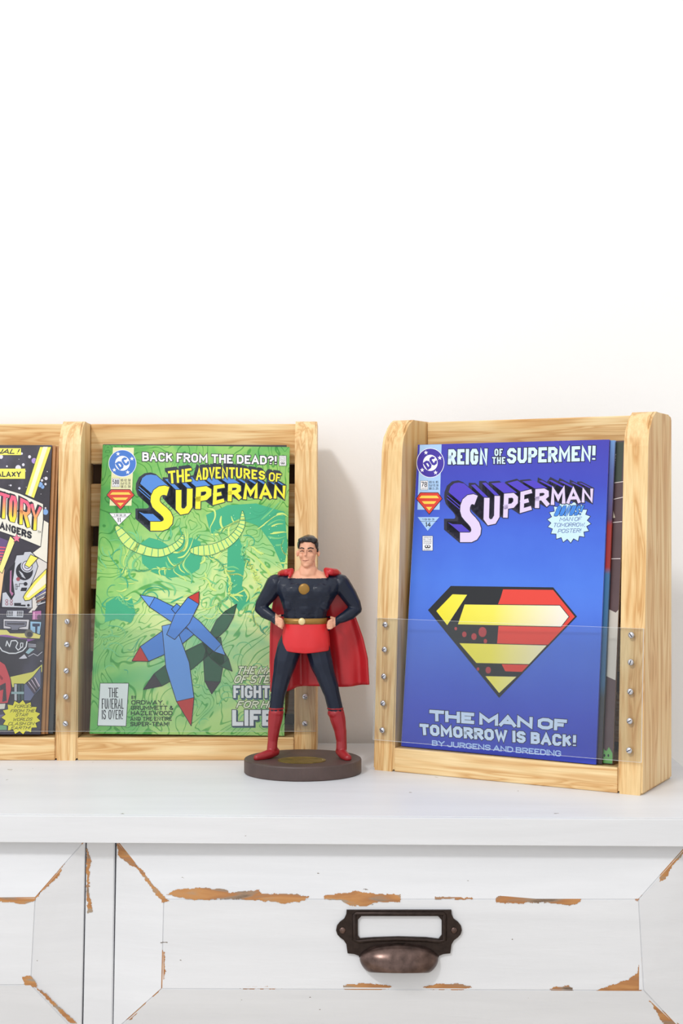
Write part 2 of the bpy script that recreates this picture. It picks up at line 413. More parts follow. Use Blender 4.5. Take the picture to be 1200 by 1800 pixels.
def acrylic_sheet(x0, x1, z0, z1, parent):
    bm = bmesh.new(); vs = []
    for z in (z0, z1):
        vs.append([bm.verts.new((x, fy(z)+y, z)) for x, y in ((x0, -0.003), (x1, -0.003), (x1, -0.0002), (x0, -0.0002))])
    a, b = vs
    f = [bm.faces.new([a[0], a[1], b[1], b[0]]), bm.faces.new([a[2], a[3], b[3], b[2]])]
    e = [bm.faces.new([a[1], a[2], b[2], b[1]]), bm.faces.new([a[3], a[0], b[0], b[3]]), bm.faces.new(a), bm.faces.new(b)]
    for k in e: k.material_index = 1
    tag(obj('acrylic_panel', bm, [ACR, ACE], parent), label='clear acrylic panel screwed across the front')
def rack(name, M, posts, label, screws, RH):
    r = empty(name, M, label, 'magazine rack', 'pine comic racks')
    n = len(posts)
    for k, x in enumerate(posts): upright('divider_panel' if 0 < k < n-1 else 'side_panel', x, r, RH)
    for a, b in zip(posts[:-1], posts[1:]):
        xa, xb = a+0.019+0.0002, b-0.0002
        box('bottom_shelf', xa, xb, 0.0006, 0.082, 0.0, 0.0195, PINE_X, r, 0.001)
        box('gap_shade_board', xa, xb, 0.0785, 0.082, 0.0197, RH-0.0367, GAP_SHADE, r)  # added board: puts the dark of the slat gaps into colour
        box('top_rail', xa, xb, 0.0645, 0.0820, RH-0.0365, RH-0.0005, PINE_X, r, 0.001)
        for k in range(4):
            zt = RH-0.0545-0.0565*k
            box('back_slat', xa, xb, 0.0645, 0.0783, zt-0.0385, zt, PINE_X, r, 0.001)
    acrylic_sheet(posts[0]+0.0005, posts[-1]+0.0185, 0.0250, 0.1250, r)
    for x, z in screws: screw(x, z, r, random.random()*3)
    return r
# left rack: parallel to the wall
LX = -0.0215
LM = Matrix.Translation((LX-0.019-0.0, 1.219, 0.0))
# local x = 0 is the inner edge of the right post; posts listed left to right
zs = [0.213-(y-900)*1.222/F for y in (1092.6, 1133, 1178.7, 1224, 1270.7)]
lposts = [-0.4105, -0.2050, 0.0]
sc_l = [(x+0.0097-0.0004*k*0.3, z) for x in lposts for k, z in enumerate(zs)]
rack_l = rack('comic_rack', LM, lposts, 'wide pine rack with two bays standing flat against the wall, left', sc_l, 0.2930)
# right rack, single bay, turned towards the figurine
RO = Vector((0.0259, 1.1755, 0)); RU = Vector((0.8784, -0.478, 0)).normalized(); RV = Vector((-RU.y, RU.x, 0))
RM = Matrix.Translation(RO) @ Matrix(((RU.x, RV.x, 0, 0), (RU.y, RV.y, 0, 0), (0, 0, 1, 0), (0, 0, 0, 1)))
zr = [0.1200, 0.0995, 0.0775, 0.0555, 0.0335]
rack_r = rack('comic_rack', RM, [0.0, 0.208], 'single-bay pine rack standing at an angle on the right', [(x, z) for x in (0.0092, 0.2175) for z in zr], 0.2907)

# ------------------------------------------------------------------ printed sheets
C_ = 0.2
def _arc(cx, cy, rx, ry, a0, a1, n=7): return [(cx+rx*math.cos(math.radians(a0+(a1-a0)*k/n)), cy+ry*math.sin(math.radians(a0+(a1-a0)*k/n))) for k in range(n+1)]
# centre lines of plain block capitals in a unit box: (width, strokes); a stroke whose last point equals its first is closed
FONT = {
 'A': (.86, [[(0,0),(.5,1),(1,0)], [(.2,.3),(.8,.3)]]),
 'B': (.72, [[(0,0),(.7,0),(1,.12),(1,.4),(.75,.53),(0,.53)], [(0,0),(0,1),(.7,1),(.95,.9),(.95,.65),(.75,.53)]]),
 'C': (.72, [[(1,.7),(1,.82),(.75,1),(.25,1),(0,.82),(0,.18),(.25,0),(.75,0),(1,.18),(1,.3)]]),
 'D': (.74, [[(0,0),(0,1),(.65,1),(1,.78),(1,.22),(.65,0),(0,0)]]),
 'E': (.62, [[(1,1),(0,1),(0,0),(1,0)], [(0,.5),(.85,.5)]]),
 'F': (.6, [[(1,1),(0,1),(0,0)], [(0,.5),(.85,.5)]]),
 'G': (.74, [[(1,.7),(1,.82),(.75,1),(.25,1),(0,.82),(0,.18),(.25,0),(.75,0),(1,.18),(1,.46),(.55,.46)]]),
 'H': (.74, [[(0,0),(0,1)], [(1,0),(1,1)], [(0,.5),(1,.5)]]),
 'I': (.0, [[(.5,0),(.5,1)]]),
 'J': (.6, [[(1,1),(1,.18),(.75,0),(.25,0),(0,.18),(0,.32)]]),
 'K': (.74, [[(0,0),(0,1)], [(1,1),(.05,.48)], [(.35,.62),(1,0)]]),
 'L': (.58, [[(0,1),(0,0),(1,0)]]),
 'M': (1.0, [[(0,0),(0,1),(.5,.3),(1,1),(1,0)]]),
 'N': (.78, [[(0,0),(0,1),(1,0),(1,1)]]),
 'O': (.76, [[(.28,0),(0,.2),(0,.8),(.28,1),(.72,1),(1,.8),(1,.2),(.72,0),(.28,0)]]),
 'P': (.68, [[(0,0),(0,1),(.7,1),(1,.85),(1,.6),(.7,.44),(0,.44)]]),
 'Q': (.76, [[(.28,0),(0,.2),(0,.8),(.28,1),(.72,1),(1,.8),(1,.2),(.72,0),(.28,0)], [(.6,.3),(1,-.05)]]),
 'R': (.74, [[(0,0),(0,1),(.7,1),(1,.86),(1,.62),(.7,.48),(0,.48)], [(.5,.48),(1,0)]]),
 'S': (.7, [[(1,.74),(1,.84),(.75,1),(.25,1),(0,.84),(0,.66),(.22,.54),(.78,.46),(1,.34),(1,.16),(.75,0),(.25,0),(0,.16),(0,.26)]]),
 'T': (.72, [[(0,1),(1,1)], [(.5,1),(.5,0)]]),
 'U': (.74, [[(0,1),(0,.2),(.27,0),(.73,0),(1,.2),(1,1)]]),
 'V': (.84, [[(0,1),(.5,0),(1,1)]]),
 'W': (1.1, [[(0,1),(.25,0),(.5,.75),(.75,0),(1,1)]]),
 'X': (.8, [[(0,0),(1,1)], [(0,1),(1,0)]]),
 'Y': (.8, [[(0,1),(.5,.48),(1,1)], [(.5,.48),(.5,0)]]),
 'Z': (.72, [[(0,1),(1,1),(0,0),(1,0)]]),
 '0': (.66, [[(.28,0),(0,.2),(0,.8),(.28,1),(.72,1),(1,.8),(1,.2),(.72,0),(.28,0)]]),
 '1': (.2, [[(0,.8),(1,1),(1,0)]]), '2': (.66, [[(0,.75),(0,.85),(.25,1),(.75,1),(1,.8),(1,.6),(0,0),(1,0)]]),
 '3': (.66, [[(0,.85),(.25,1),(.75,1),(1,.82),(1,.66),(.7,.52),(.4,.52)], [(.7,.52),(1,.38),(1,.18),(.75,0),(.25,0),(0,.15)]]),
 '4': (.7, [[(.75,0),(.75,1),(0,.3),(1,.3)]]), '5': (.66, [[(1,1),(0,1),(0,.55),(.7,.58),(1,.42),(1,.18),(.75,0),(.25,0),(0,.12)]]),
 '7': (.66, [[(0,1),(1,1),(.35,0)]]), '8': (.68, [[(.25,.53),(0,.66),(0,.88),(.25,1),(.75,1),(1,.88),(1,.66),(.75,.53),(.25,.53)], [(.25,.53),(0,.36),(0,.14),(.25,0),(.75,0),(1,.14),(1,.36),(.75,.53)]]),
 '9': (.66, [[(0,.12),(.25,0),(.75,0),(1,.2),(1,.8),(.75,1),(.25,1),(0,.82),(0,.58),(.25,.42),(1,.42)]]),
 '!': (.0, [[(.5,1),(.5,.32)], [(.5,.10),(.5,-.04)]]), '?': (.62, [[(0,.75),(0,.85),(.25,1),(.75,1),(1,.84),(1,.66),(.5,.48),(.5,.3)], [(.5,.1),(.5,-.04)]]),
 '.': (.0, [[(.5,.09),(.5,-.04)]]), ',': (.05, [[(.8,.1),(.2,-.18)]]), '-': (.4, [[(0,.45),(1,.45)]]),
 '&': (.8, [[(1,0),(.2,.7),(.2,.88),(.38,1),(.6,.88),(.6,.72),(.05,.35),(.05,.14),(.25,0),(.6,0),(1,.4)]]),
 '$': (.62, [[(1,.8),(.75,.92),(.25,.92),(0,.78),(0,.62),(1,.38),(1,.22),(.75,.08),(.25,.08),(0,.2)], [(.5,1.08),(.5,-.08)]]),
 '\u00a3': (.62, [[(1,.8),(.75,1),(.35,1),(.22,.8),(.22,.25),(0,0),(1,0)], [(0,.5),(.7,.5)]]),
 's': (.78, [_arc(.62,.70,.62,.30,62,180,6)+[(.06,.60),(.5,.47),(.92,.36)]+_arc(.42,.25,.58,.25,20,-100,7)+[(.0,.0)]]),   # big rounded title S
}
FONT['s'] = (.8, [[(1,.97),(.72,1),(.42,.985),(.16,.92),(.02,.81),(.0,.70),(.10,.60),(.32,.52),(.62,.43),(.88,.33),(1,.22),(.96,.12),(.78,.04),(.5,.0),(0,.0)]])
def lerp(a, b, t): return (a[0]+(b[0]-a[0])*t, a[1]+(b[1]-a[1])*t)
def polyat(pts, t):
    n = len(pts)-1; u = min(max(t, -0.2), 1.2)*n; i = min(max(int(math.floor(u)), 0), n-1)
    return lerp(pts[i], pts[i+1], u-i)
class Sheet:
    """a flat printed page; local x right, z up, y into the page; px() maps a photograph pixel onto it"""
    def __init__(s, M): s.M = M; s.Mi = M.inverted(); s.o = s.Mi @ EYE; s.R = s.Mi.to_3x3()
    def px(s, x, y):
        d = s.R @ ray(x, y); t = -s.o.y/d.y; p = s.o+d*t; return (p.x, p.z)
    def pxs(s, x0, x1, y0, y1): return [s.px(x, y) for x, y in ((x0, y0), (x1, y0), (x1, y1), (x0, y1))]
class Art:
    def __init__(s, sheet, parent, w_, h_):
        s.S = sheet; s.parent = parent; s.w = w_; s.h = h_; s.clear()
    def clear(s): s.bm = bmesh.new(); s.mats = []
    def mi(s, m):
        if m not in s.mats: s.mats.append(m)
        return s.mats.index(m)
    def face(s, pts, m, L):
        y = -(0.00008+L*0.00004+getattr(s, 'nudge', 0)*0.000009)
        try: f = s.bm.faces.new([s.bm.verts.new((p[0], y, p[1])) for p in pts]); f.material_index = s.mi(m)
        except ValueError: pass
    def poly(s, pts, m, L, local=False):
        """polygon of pixels, clipped to the page"""
        q = pts if local else [s.S.px(*p) for p in pts]
        q = [(min(max(x, 0.0002), s.w-0.0002), min(max(z, 0.0002), s.h-0.0002)) for x, z in q]
        y = -(0.00008+L*0.00004)
        vs = [s.bm.verts.new((x, y, z)) for x, z in q]; k = s.mi(m)
        for t in tessellate_polygon([[Vector((x, z, 0)) for x, z in q]]):
            if len(set(t)) == 3:
                try: f = s.bm.faces.new([vs[i] for i in t]); f.material_index = k
                except ValueError: pass
    def outline(s, pts, m, L, wpx, closed=True):
        n = len(pts)
        for i in range(n if closed else n-1):
            a = Vector(pts[i]); b = Vector(pts[(i+1) % n]); d = b-a
            if d.length < 1e-6: continue
            d.normalize(); nn = Vector((-d.y, d.x))*wpx/2; e = d*wpx*0.35
            s.poly([tuple(a-e+nn), tuple(b+e+nn), tuple(b+e-nn), tuple(a-e-nn)], m, L)
    def framed(s, pts, m, edge, L, wpx=1.2):
        s.poly(pts, m, L); s.outline(pts, edge, L+1, wpx)
    def ell(s, cx, cy, rx, ry, m, L, n=32, rot=0.0, a0=0, a1=2*PI):
        pts = []
        for k in range(n):
            a = a0+(a1-a0)*k/n; x, y = rx*math.cos(a), ry*math.sin(a)
            pts.append((cx+x*math.cos(rot)-y*math.sin(rot), cy+x*math.sin(rot)+y*math.cos(rot)))
        s.poly(pts, m, L)
    def star(s, cx, cy, r, m, L, n=5, k=0.42, rot=-PI/2, ry=None):
        ry = ry or r
        s.poly([(cx+(r if i % 2 == 0 else r*k)*math.cos(rot+i*PI/n), cy+(ry if i % 2 == 0 else ry*k)*math.sin(rot+i*PI/n)) for i in range(2*n)], m, L)
    def stroke(s, pts, m, L, w_):
        """a mitred ink stroke through pixel points"""
        s.nudge = (getattr(s, 'nudge', 0)+1) % 4      # strokes never lie in exactly the same plane
        closed = len(pts) > 2 and (Vector(pts[0])-Vector(pts[-1])).length < 1e-6
        p = [Vector(q) for q in (pts[:-1] if closed else pts)]; n = len(p)
        if n < 2: return
        Ls, Rs = [], []
        for i in range(n):
            a = p[i-1] if (i > 0 or closed) else None; c = p[(i+1) % n] if (i < n-1 or closed) else None
            d1 = (p[i]-a).normalized() if a is not None else None; d2 = (c-p[i]).normalized() if c is not None else None
            if d1 is None: d1 = d2
            if d2 is None: d2 = d1
            n1 = Vector((-d1.y, d1.x)); n2 = Vector((-d2.y, d2.x)); nm = (n1+n2)
            nm = nm.normalized() if nm.length > 1e-6 else n1
            k = min(1/max(nm.dot(n1), 0.35), 1.9)
            Ls.append(tuple(p[i]+nm*w_/2*k)); Rs.append(tuple(p[i]-nm*w_/2*k))
        for i in range(n if closed else n-1):
            j = (i+1) % n; s.face([s.S.px(*q) for q in (Ls[i], Ls[j], Rs[j], Rs[i])], m, L)
    def text(s, t, top, bot, m, L, bold=0.16, outline=None, ow=1.1, shear=0.0, shift=(0, 0), gap=None, **kw):
        """block lettering fitted between two pixel polylines; bold = stroke weight / letter height, ow = outline in pixels"""
        h = math.dist(polyat(top, .5), polyat(bot, .5)); wpx = h*bold; total = math.dist(top[0], top[-1])
        g = (max(0.9, 0.05*h)+(0.75*ow if outline else 0)) if gap is None else gap
        chars = [ch for ch in t if ch != ' ']; nsp = t.count(' '); sp = min(0.40*h+g*.5, 0.12*total)
        fixed = wpx*len(chars)+g*(len(t)-1-nsp)+nsp*sp-g*0; sw = sum(FONT[ch][0] for ch in chars)
        sx = max((total-fixed)/sw, h*0.05) if sw > 0 else 0
        adv = []; x = 0.0; prev = None
        for ch in t:
            if ch == ' ': x += sp-g; adv.append(None); continue
            adv.append((x+wpx/2, FONT[ch][0]*sx)); x += FONT[ch][0]*sx+wpx+g
        full = x-g; k_ = 1/full if len(chars) > 1 or sw > 0 else 1/total
        ins = wpx/2
        def mp(u, v):
            a, b_ = polyat(bot, u), polyat(top, u); hh = math.dist(a, b_)
            q = lerp(a, b_, (ins+(hh-2*ins)*v)/hh); return (q[0]+shear*h*v, q[1])
        for lw, mm, LL in ((wpx+2*ow, outline, L), (wpx, m, L+1)):
            if mm is None: continue
            for ch, ad in zip(t, adv):
                if ad is None: continue
                for st in FONT[ch][1]:
                    pts = [mp((ad[0]+ad[1]*q[0])*k_, q[1]) for q in st]
                    pts = [(q[0]+shift[0], q[1]+shift[1]) for q in pts]
                    if len(pts) >= 2 and mm is outline and pts[0] != pts[-1]:
                        d0 = (Vector(pts[0])-Vector(pts[1])).normalized()*ow; d1 = (Vector(pts[-1])-Vector(pts[-2])).normalized()*ow
                        pts = [tuple(Vector(pts[0])+d0)]+pts[1:-1]+[tuple(Vector(pts[-1])+d1)]
                    if pts[0] != pts[-1]:      # square ends reach the box
                        d0 = (Vector(pts[0])-Vector(pts[1])).normalized()*ins; d1 = (Vector(pts[-1])-Vector(pts[-2])).normalized()*ins
                        def reach(e, n_): return (e[1] in (0, 1) and abs(e[0]-n_[0]) < .6 or e[0] in (0, 1) and abs(e[1]-n_[1]) < .01)
                        if ch != 's' and reach(st[0], st[1]): pts[0] = tuple(Vector(pts[0])+d0)
                        if reach(st[-1], st[-2]): pts[-1] = tuple(Vector(pts[-1])+d1)
                    s.stroke(pts, mm, LL, lw)
    def quad(s, t, x0, x1, y0, y1, m, L, **k): s.text(t, [(x0, y0), (x1, y0)], [(x0, y1), (x1, y1)], m, L, **k)
    def build(s, name, label=None):
        for f in s.bm.faces:
            if f.normal.y > 0: f.normal_flip()
        o = obj(name, s.bm, s.mats, s.parent, 'flatprint')
        if label: o['label'] = label
        s.clear(); return o

PAPER = mat('cream_page_edges', (214, 196, 160), rough=0.8, mottling=0.1, scale=400)
def frame_from(bl, br, tl):
    U = (br-bl).normalized(); Wv = (tl-bl); Wv = (Wv-U*Wv.dot(U)).normalized(); V = Wv.cross(U)
    M = Matrix(((U.x, V.x, Wv.x, bl.x), (U.y, V.y, Wv.y, bl.y), (U.z, V.z, Wv.z, bl.z), (0, 0, 0, 1)))
    return M
def comic(M, wd, hg, cover, label, thick=0.0022, group='comic books in the racks', back=None):
    r = empty('comic_book', M, label, 'comic book', group)
    bm = bmesh.new(); add_box(bm, 0.0004, wd-0.0006, 0.00012, thick-0.00012, 0.0004, hg-0.0004); obj('page_block', bm, PAPER, r)
    # a folded cover: front, spine, back
    bm = bmesh.new(); pts = [(wd, 0.0), (0.0006, 0.0), (0.0, 0.0006), (0.0, thick-0.0006), (0.0006, thick), (wd, thick), (wd, thick-0.0001), (0.0007, thick-0.0001), (0.0001, thick-0.0007), (0.0001, 0.0007), (0.0007, 0.0001), (wd, 0.0001)]
    prism(bm, pts, lambda p, t: (p[0], p[1], t), 0, hg)
    obj('cover', bm, cover, r)
    return r

# --- cover materials
def cover_mat(name): 
    m = bpy.data.materials.new(name); m.use_nodes = True; nt = m.node_tree; b = nt.nodes['Principled BSDF']
    b.inputs['Roughness'].default_value = 0.3; b.inputs['Specular IOR Level'].default_value = 0.4
    tc = nt.nodes.new('ShaderNodeTexCoord'); return m, nt, b, tc.outputs['Object']
def grad(nt, vec, axis, lo, hi):
    sp = nt.nodes.new('ShaderNodeSeparateXYZ'); nt.links.new(vec, sp.inputs[0])
    mr = nt.nodes.new('ShaderNodeMapRange'); mr.inputs['From Min'].default_value = lo; mr.inputs['From Max'].default_value = hi
    nt.links.new(sp.outputs[axis], mr.inputs['Value']); return mr.outputs[0]
GH, BH, CW = 0.2560, 0.2512, 0.168
BLUE, nt, b, v = cover_mat('blue_gradient_cover')
c = ramp(nt, grad(nt, v, 2, 0, BH), [(0.0, (46, 60, 176)), (0.13, (60, 80, 194)), (0.30, (76, 112, 212)), (0.55, (74, 122, 224)), (0.72, (64, 102, 212)), (0.86, (60, 72, 186)), (1.0, (66, 62, 172))])
n = tnoise(nt, v, 30, 3); c = mixc(nt, c, ramp(nt, n, [(0.3, (238, 240, 250)), (0.7, (255, 255, 255))]), 1.0, 'MULTIPLY')
nt.links.new(c, b.inputs['Base Color'])

GREEN, nt, b, v = cover_mat('green_swirl_cover')
gx = grad(nt, v, 0, 0.0, 0.168)
big = tnoise(nt, v, 26, 3, 1.2)
cloud = tnoise(nt, v, 9, 2, 0.3)
# swirling ink lines: sine of a strongly distorted noise
mm = nt.nodes.new('ShaderNodeMath'); mm.operation = 'MULTIPLY'; mm.inputs[1].default_value = 90; nt.links.new(tnoise(nt, v, 17, 2, 1.6), mm.inputs[0])
sn = nt.nodes.new('ShaderNodeMath'); sn.operation = 'SINE'; nt.links.new(mm.outputs[0], sn.inputs[0])
lines = ramp(nt, sn.outputs[0], [(0.0, (255, 255, 255)), (0.78, (255, 255, 255)), (0.92, (160, 212, 172)), (1.0, (140, 200, 158))])
base = ramp(nt, big, [(0.28, (140, 208, 150)), (0.45, (184, 224, 154)), (0.62, (226, 238, 164))])
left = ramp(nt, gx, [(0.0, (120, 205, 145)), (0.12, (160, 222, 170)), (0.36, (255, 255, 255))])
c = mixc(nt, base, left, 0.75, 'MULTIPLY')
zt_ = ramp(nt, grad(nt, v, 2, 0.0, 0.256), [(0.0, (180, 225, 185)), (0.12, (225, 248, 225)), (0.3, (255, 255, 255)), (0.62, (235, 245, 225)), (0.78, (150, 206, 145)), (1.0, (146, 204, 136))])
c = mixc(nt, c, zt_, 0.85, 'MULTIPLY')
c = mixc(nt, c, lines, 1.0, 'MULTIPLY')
nt.links.new(c, b.inputs['Base Color'])

SPACE, nt, b, v = cover_mat('dark_space_cover')
n = tnoise(nt, v, 22, 4, 0.8); c = ramp(nt, n, [(0.3, (36, 34, 42)), (0.55, (58, 54, 66)), (0.72, (78, 76, 96))])
nt.links.new(c, b.inputs['Base Color'])

K = ink((34, 34, 44)); WHT = ink((238, 240, 246)); YEL = ink((240, 232, 52)); RED = ink((214, 62, 46))
YORG = ink((244, 206, 84))

def roundel(A, cx, cy, rx, ry, col, L):
    A.ell(cx, cy, rx+1, ry+1, WHT, L, 44); A.ell(cx, cy, rx, ry, ink(col), L+1, 44)
    A.ell(cx, cy, rx*0.55, ry*0.57, WHT, L+2, 36)
    ang = -0.6
    ca, sa = math.cos(ang), math.sin(ang)
    def r(x, y): return (cx+(x*ca-y*sa)*rx, cy+(x*sa+y*ca)*ry)
    A.text('DC', [r(-.46, -.30), r(.48, -.30)], [r(-.46, .32), r(.48, .32)], ink(col), L+3, bold=0.27)
    for a in (-2.0, -0.46, 1.05, 2.45):
        A.star(cx+rx*0.79*math.cos(a), cy+ry*0.79*math.sin(a), rx*0.17, WHT, L+3, ry=ry*0.17)
def badge(A, x0, x1, y0, y1, L):
    """plain five-sided badge in place of the emblem: red field, gold bands"""
    def r(u, t): return (x0+(x1-x0)*u, y0+(y1-y0)*t)
    A.framed([r(0, .28), r(.16, 0), r(.84, 0), r(1, .28), r(.5, 1)], RED, K, L, 1.0)
    A.poly([r(.20, .14), r(.80, .14), r(.88, .26), r(.12, .26)], YORG, L+2)
    A.poly([r(.22, .40), r(.78, .40), r(.69, .52), r(.31, .52)], YORG, L+2)
    A.poly([r(.38, .66), r(.62, .66), r(.5, .83)], YORG, L+2)
def seal(A, x0, x1, y0, y1, L):
    A.poly([(x0, y0), (x1, y0), (x1, y1), (x0, y1)], WHT, L)
    h = y1-y0; w_ = x1-x0
    A.outline([(x0, y0), (x1, y0), (x1, y1), (x0, y1)], K, L+1, 0.6)
    for k, t in enumerate(('APPROVED', 'BY THE', 'COMICS', 'CODE')):
        A.quad(t, x0+w_*.12, x1-w_*.12, y0+h*(.06+.13*k), y0+h*(.15+.13*k), K, L+2, bold=0.14)
    A.ell(x0+w_*.38, y0+h*.72, w_*.17, h*.11, K, L+2, 16); A.ell(x0+w_*.62, y0+h*.72, w_*.17, h*.11, K, L+2, 16)
    A.ell(x0+w_*.38, y0+h*.70, w_*.08, h*.06, WHT, L+3, 12); A.ell(x0+w_*.62, y0+h*.70, w_*.08, h*.06, WHT, L+3, 12)
    A.quad('AUTHORITY', x0+w_*.1, x1-w_*.1, y0+h*.87, y0+h*.95, K, L+2, bold=0.14)
def logo(A, letters, face, side, dark, L, steps=26, ow=1.3):
    """telescoped title: each letter = (char, tl, tr, br, bl, shift of its far end)"""
    def W(ch, tl, bl):
        w_ = [math.dist(l[1], l[2]) for l in letters if l[0] == ch][0]; h_ = math.dist(tl, bl)
        return 0.20 if ch == 'S' else min(0.28, w_*(0.27 if ch in 'MAN' else 0.34)/h_)
    for k in range(steps+1):
        f = 1-k/steps
        for ch, tl, tr, br, bl, sh in letters:
            A.text('s' if ch == 'S' else ch, [tl, tr], [bl, br], None, L, bold=W(ch, tl, bl), outline=dark, ow=ow, shift=(sh[0]*f, sh[1]*f))
    # tops of the letters: thin strips of the side colour drawn from the letters' upper edges
    for ch, tl, tr, br, bl, sh in letters:
        sx, sy = sh
        if ch == 'S':
            w_ = tr[0]-tl[0]; h_ = bl[1]-tl[1]
            arc = [(tl[0]+w_*u, tl[1]+h_*t) for u, t in ((.10, .20), (.20, .08), (.38, .015), (.60, .0), (.85, .02))]
            A.poly(arc+[(x+sx*.9, y+sy*.9) for x, y in arc[::-1]], side, L+1)
            for u, t in ((.05, .26), (.03, .32)):
                a = (tl[0]+w_*u, tl[1]+h_*t); A.poly([a, (a[0]+sx*.9, a[1]+sy*.9), (a[0]+sx*.9-.6, a[1]+sy*.9+1.4), (a[0]-.6, a[1]+1.4)], side, L+1)
            lo = [(bl[0]+w_*.02, bl[1]-h_*.20), (bl[0]+w_*.25, bl[1]-h_*.185), (bl[0]+w_*.5, bl[1]-h_*.22)]
            A.poly(lo+[(lo[2][0]+sx*.55, lo[2][1]+sy*.55), (lo[1][0]+sx*.8, lo[1][1]+sy*.7), (lo[0][0]+sx*.82, lo[0][1]+sy*.8)], side, L+1)
        elif ch in 'UMN':
            for u0, u1 in ((.03, .27), (.73, .97)):
                a, b_ = lerp(tl, tr, u0), lerp(tl, tr, u1); A.poly([a, b_, (b_[0]+sx*.92, b_[1]+sy*.92), (a[0]+sx*.92, a[1]+sy*.92)], side, L+1)
        elif ch == 'A':
            a, b_ = lerp(tl, tr, .35), lerp(tl, tr, .65); A.poly([a, b_, (b_[0]+sx*.92, b_[1]+sy*.92), (a[0]+sx*.92, a[1]+sy*.92)], side, L+1)
        else:
            a, b_ = lerp(tl, tr, .04), lerp(tl, tr, .93); A.poly([a, b_, (b_[0]+sx*.92, b_[1]+sy*.92), (a[0]+sx*.92, a[1]+sy*.92)], side, L+1)
    for ch, tl, tr, br, bl, sh in letters:
        A.text('s' if ch == 'S' else ch, [tl, tr], [bl, br], face, L+2, bold=W(ch, tl, bl), outline=dark, ow=ow)

# --- blue comic (right rack, in front)
bl = P(704, 1316, 1.172); br = P(1050, 1347, 1.085); tl = P(735, 782, 1.197)
bl.z = br.z = 0.0202
bM = frame_from(bl, br, tl)
blue = comic(bM, 0.169, BH, BLUE, 'blue comic book with a large black and red shield, front of the right rack')
A = Art(Sheet(bM), blue, 0.169, BH)
LB = ink((166, 200, 238))
A.poly([(737.7, 782), (776, 781), (772.5, 896), (733.5, 896)], LB, 1)
roundel(A, 756.3, 813.7, 23.5, 25, (66, 50, 160), 2)
A.framed([(739, 845), (752, 845), (752, 861), (739, 861)], WHT, K, 2, 0.5)
A.quad('78', 740.5, 750.5, 847, 856, K, 4, bold=0.13); A.quad('JUN 93', 741, 750.5, 857.5, 859.5, K, 4)
for k, t in enumerate(('US $1.95', 'CAN $2.50', 'UK £1.25')): A.quad(t, 754.5, 770, 845.5+k*5.6, 849.6+k*5.6, K, 4, bold=0.13)
badge(A, 731.5, 777, 866, 904, 4)
A.poly([(734, 909), (772, 909), (751.5, 933)], LB, 2); A.quad('1 9 9 3', 742, 763, 911.5, 914.5, K, 3); A.outline([(738.5, 916.5), (768, 916.5)], K, 3, 0.5, False)
A.quad('14', 747.5, 757, 918, 926, K, 3, bold=0.19)
seal(A, 742.5, 760.5, 942, 968, 2)
A.build('corner_box', 'light blue corner strip with round publisher mark and price')
A.text('REIGN', [(788, 790), (857, 788.5)], [(787, 816.5), (857, 816.5)], ink((206, 230, 250)), 2, bold=0.21, outline=K, ow=1.2)
A.quad('OF', 869, 883.5, 789, 801.5, ink((206, 230, 250)), 2, bold=0.19, outline=K, ow=1.2)
A.quad('THE', 865, 888, 803.5, 815.5, ink((206, 230, 250)), 2, bold=0.19, outline=K, ow=1.2)
A.text('SUPERMEN!', [(891.5, 788), (1046.7, 783.5)], [(891, 814.8), (1046, 810)], ink((206, 230, 250)), 2, bold=0.21, outline=K, ow=1.2)
A.build('headline', 'pale blue headline lettering')
logo(A, [('S', (809, 869), (845, 869), (846, 953), (808, 953), (-27, -23)),
         ('U', (851, 876), (878.5, 871), (877.5, 919), (849.5, 925), (-26, -25)),
         ('P', (886, 868), (910.5, 866), (909.5, 905), (884, 911), (-26, -20)),
         ('E', (915, 865), (934.5, 860), (934, 896), (913.5, 902), (-26, -17)),
         ('R', (941, 860), (964, 858), (965.5, 888.5), (939.5, 894), (-26, -15)),
         ('M', (969, 857), (993.5, 856), (994, 885), (967.5, 888), (-25, -13)),
         ('A', (997, 857), (1018, 857), (1021, 884), (995, 885.5), (-24, -12)),
         ('N', (1023, 858), (1042.5, 859), (1042, 882.5), (1022, 883.5), (-22, -11))],
     ink((216, 200, 238)), ink((76, 60, 190)), ink((38, 36, 56)), 2)
A.build('title_lettering', 'lilac and purple block title lettering')
A.star(1000, 917, 39.5, K, 1, n=18, k=0.83, ry=38.5, rot=0.1); A.star(1000, 917, 38, ink((196, 226, 248)), 2, n=18, k=0.82, ry=37, rot=0.1)
A.text('BONUS!', [(977, 889.5), (1023, 888.5)], [(974, 907), (1020, 905.5)], ink((64, 132, 220)), 3, bold=0.2, outline=K, ow=0.7, shear=0.2)
for t, a, b_, y in (('MAN OF', 983, 1021, 909), ('TOMORROW,', 972, 1028, 919), ('POSTER!', 980, 1020, 929.5)):
    A.text(t, [(a, y+.5), (b_, y-.5)], [(a, y+7.5), (b_, y+6.5)], ink((40, 60, 130)), 3, bold=0.10, shear=0.25)
A.build('starburst', 'pale blue starburst lettered BONUS')
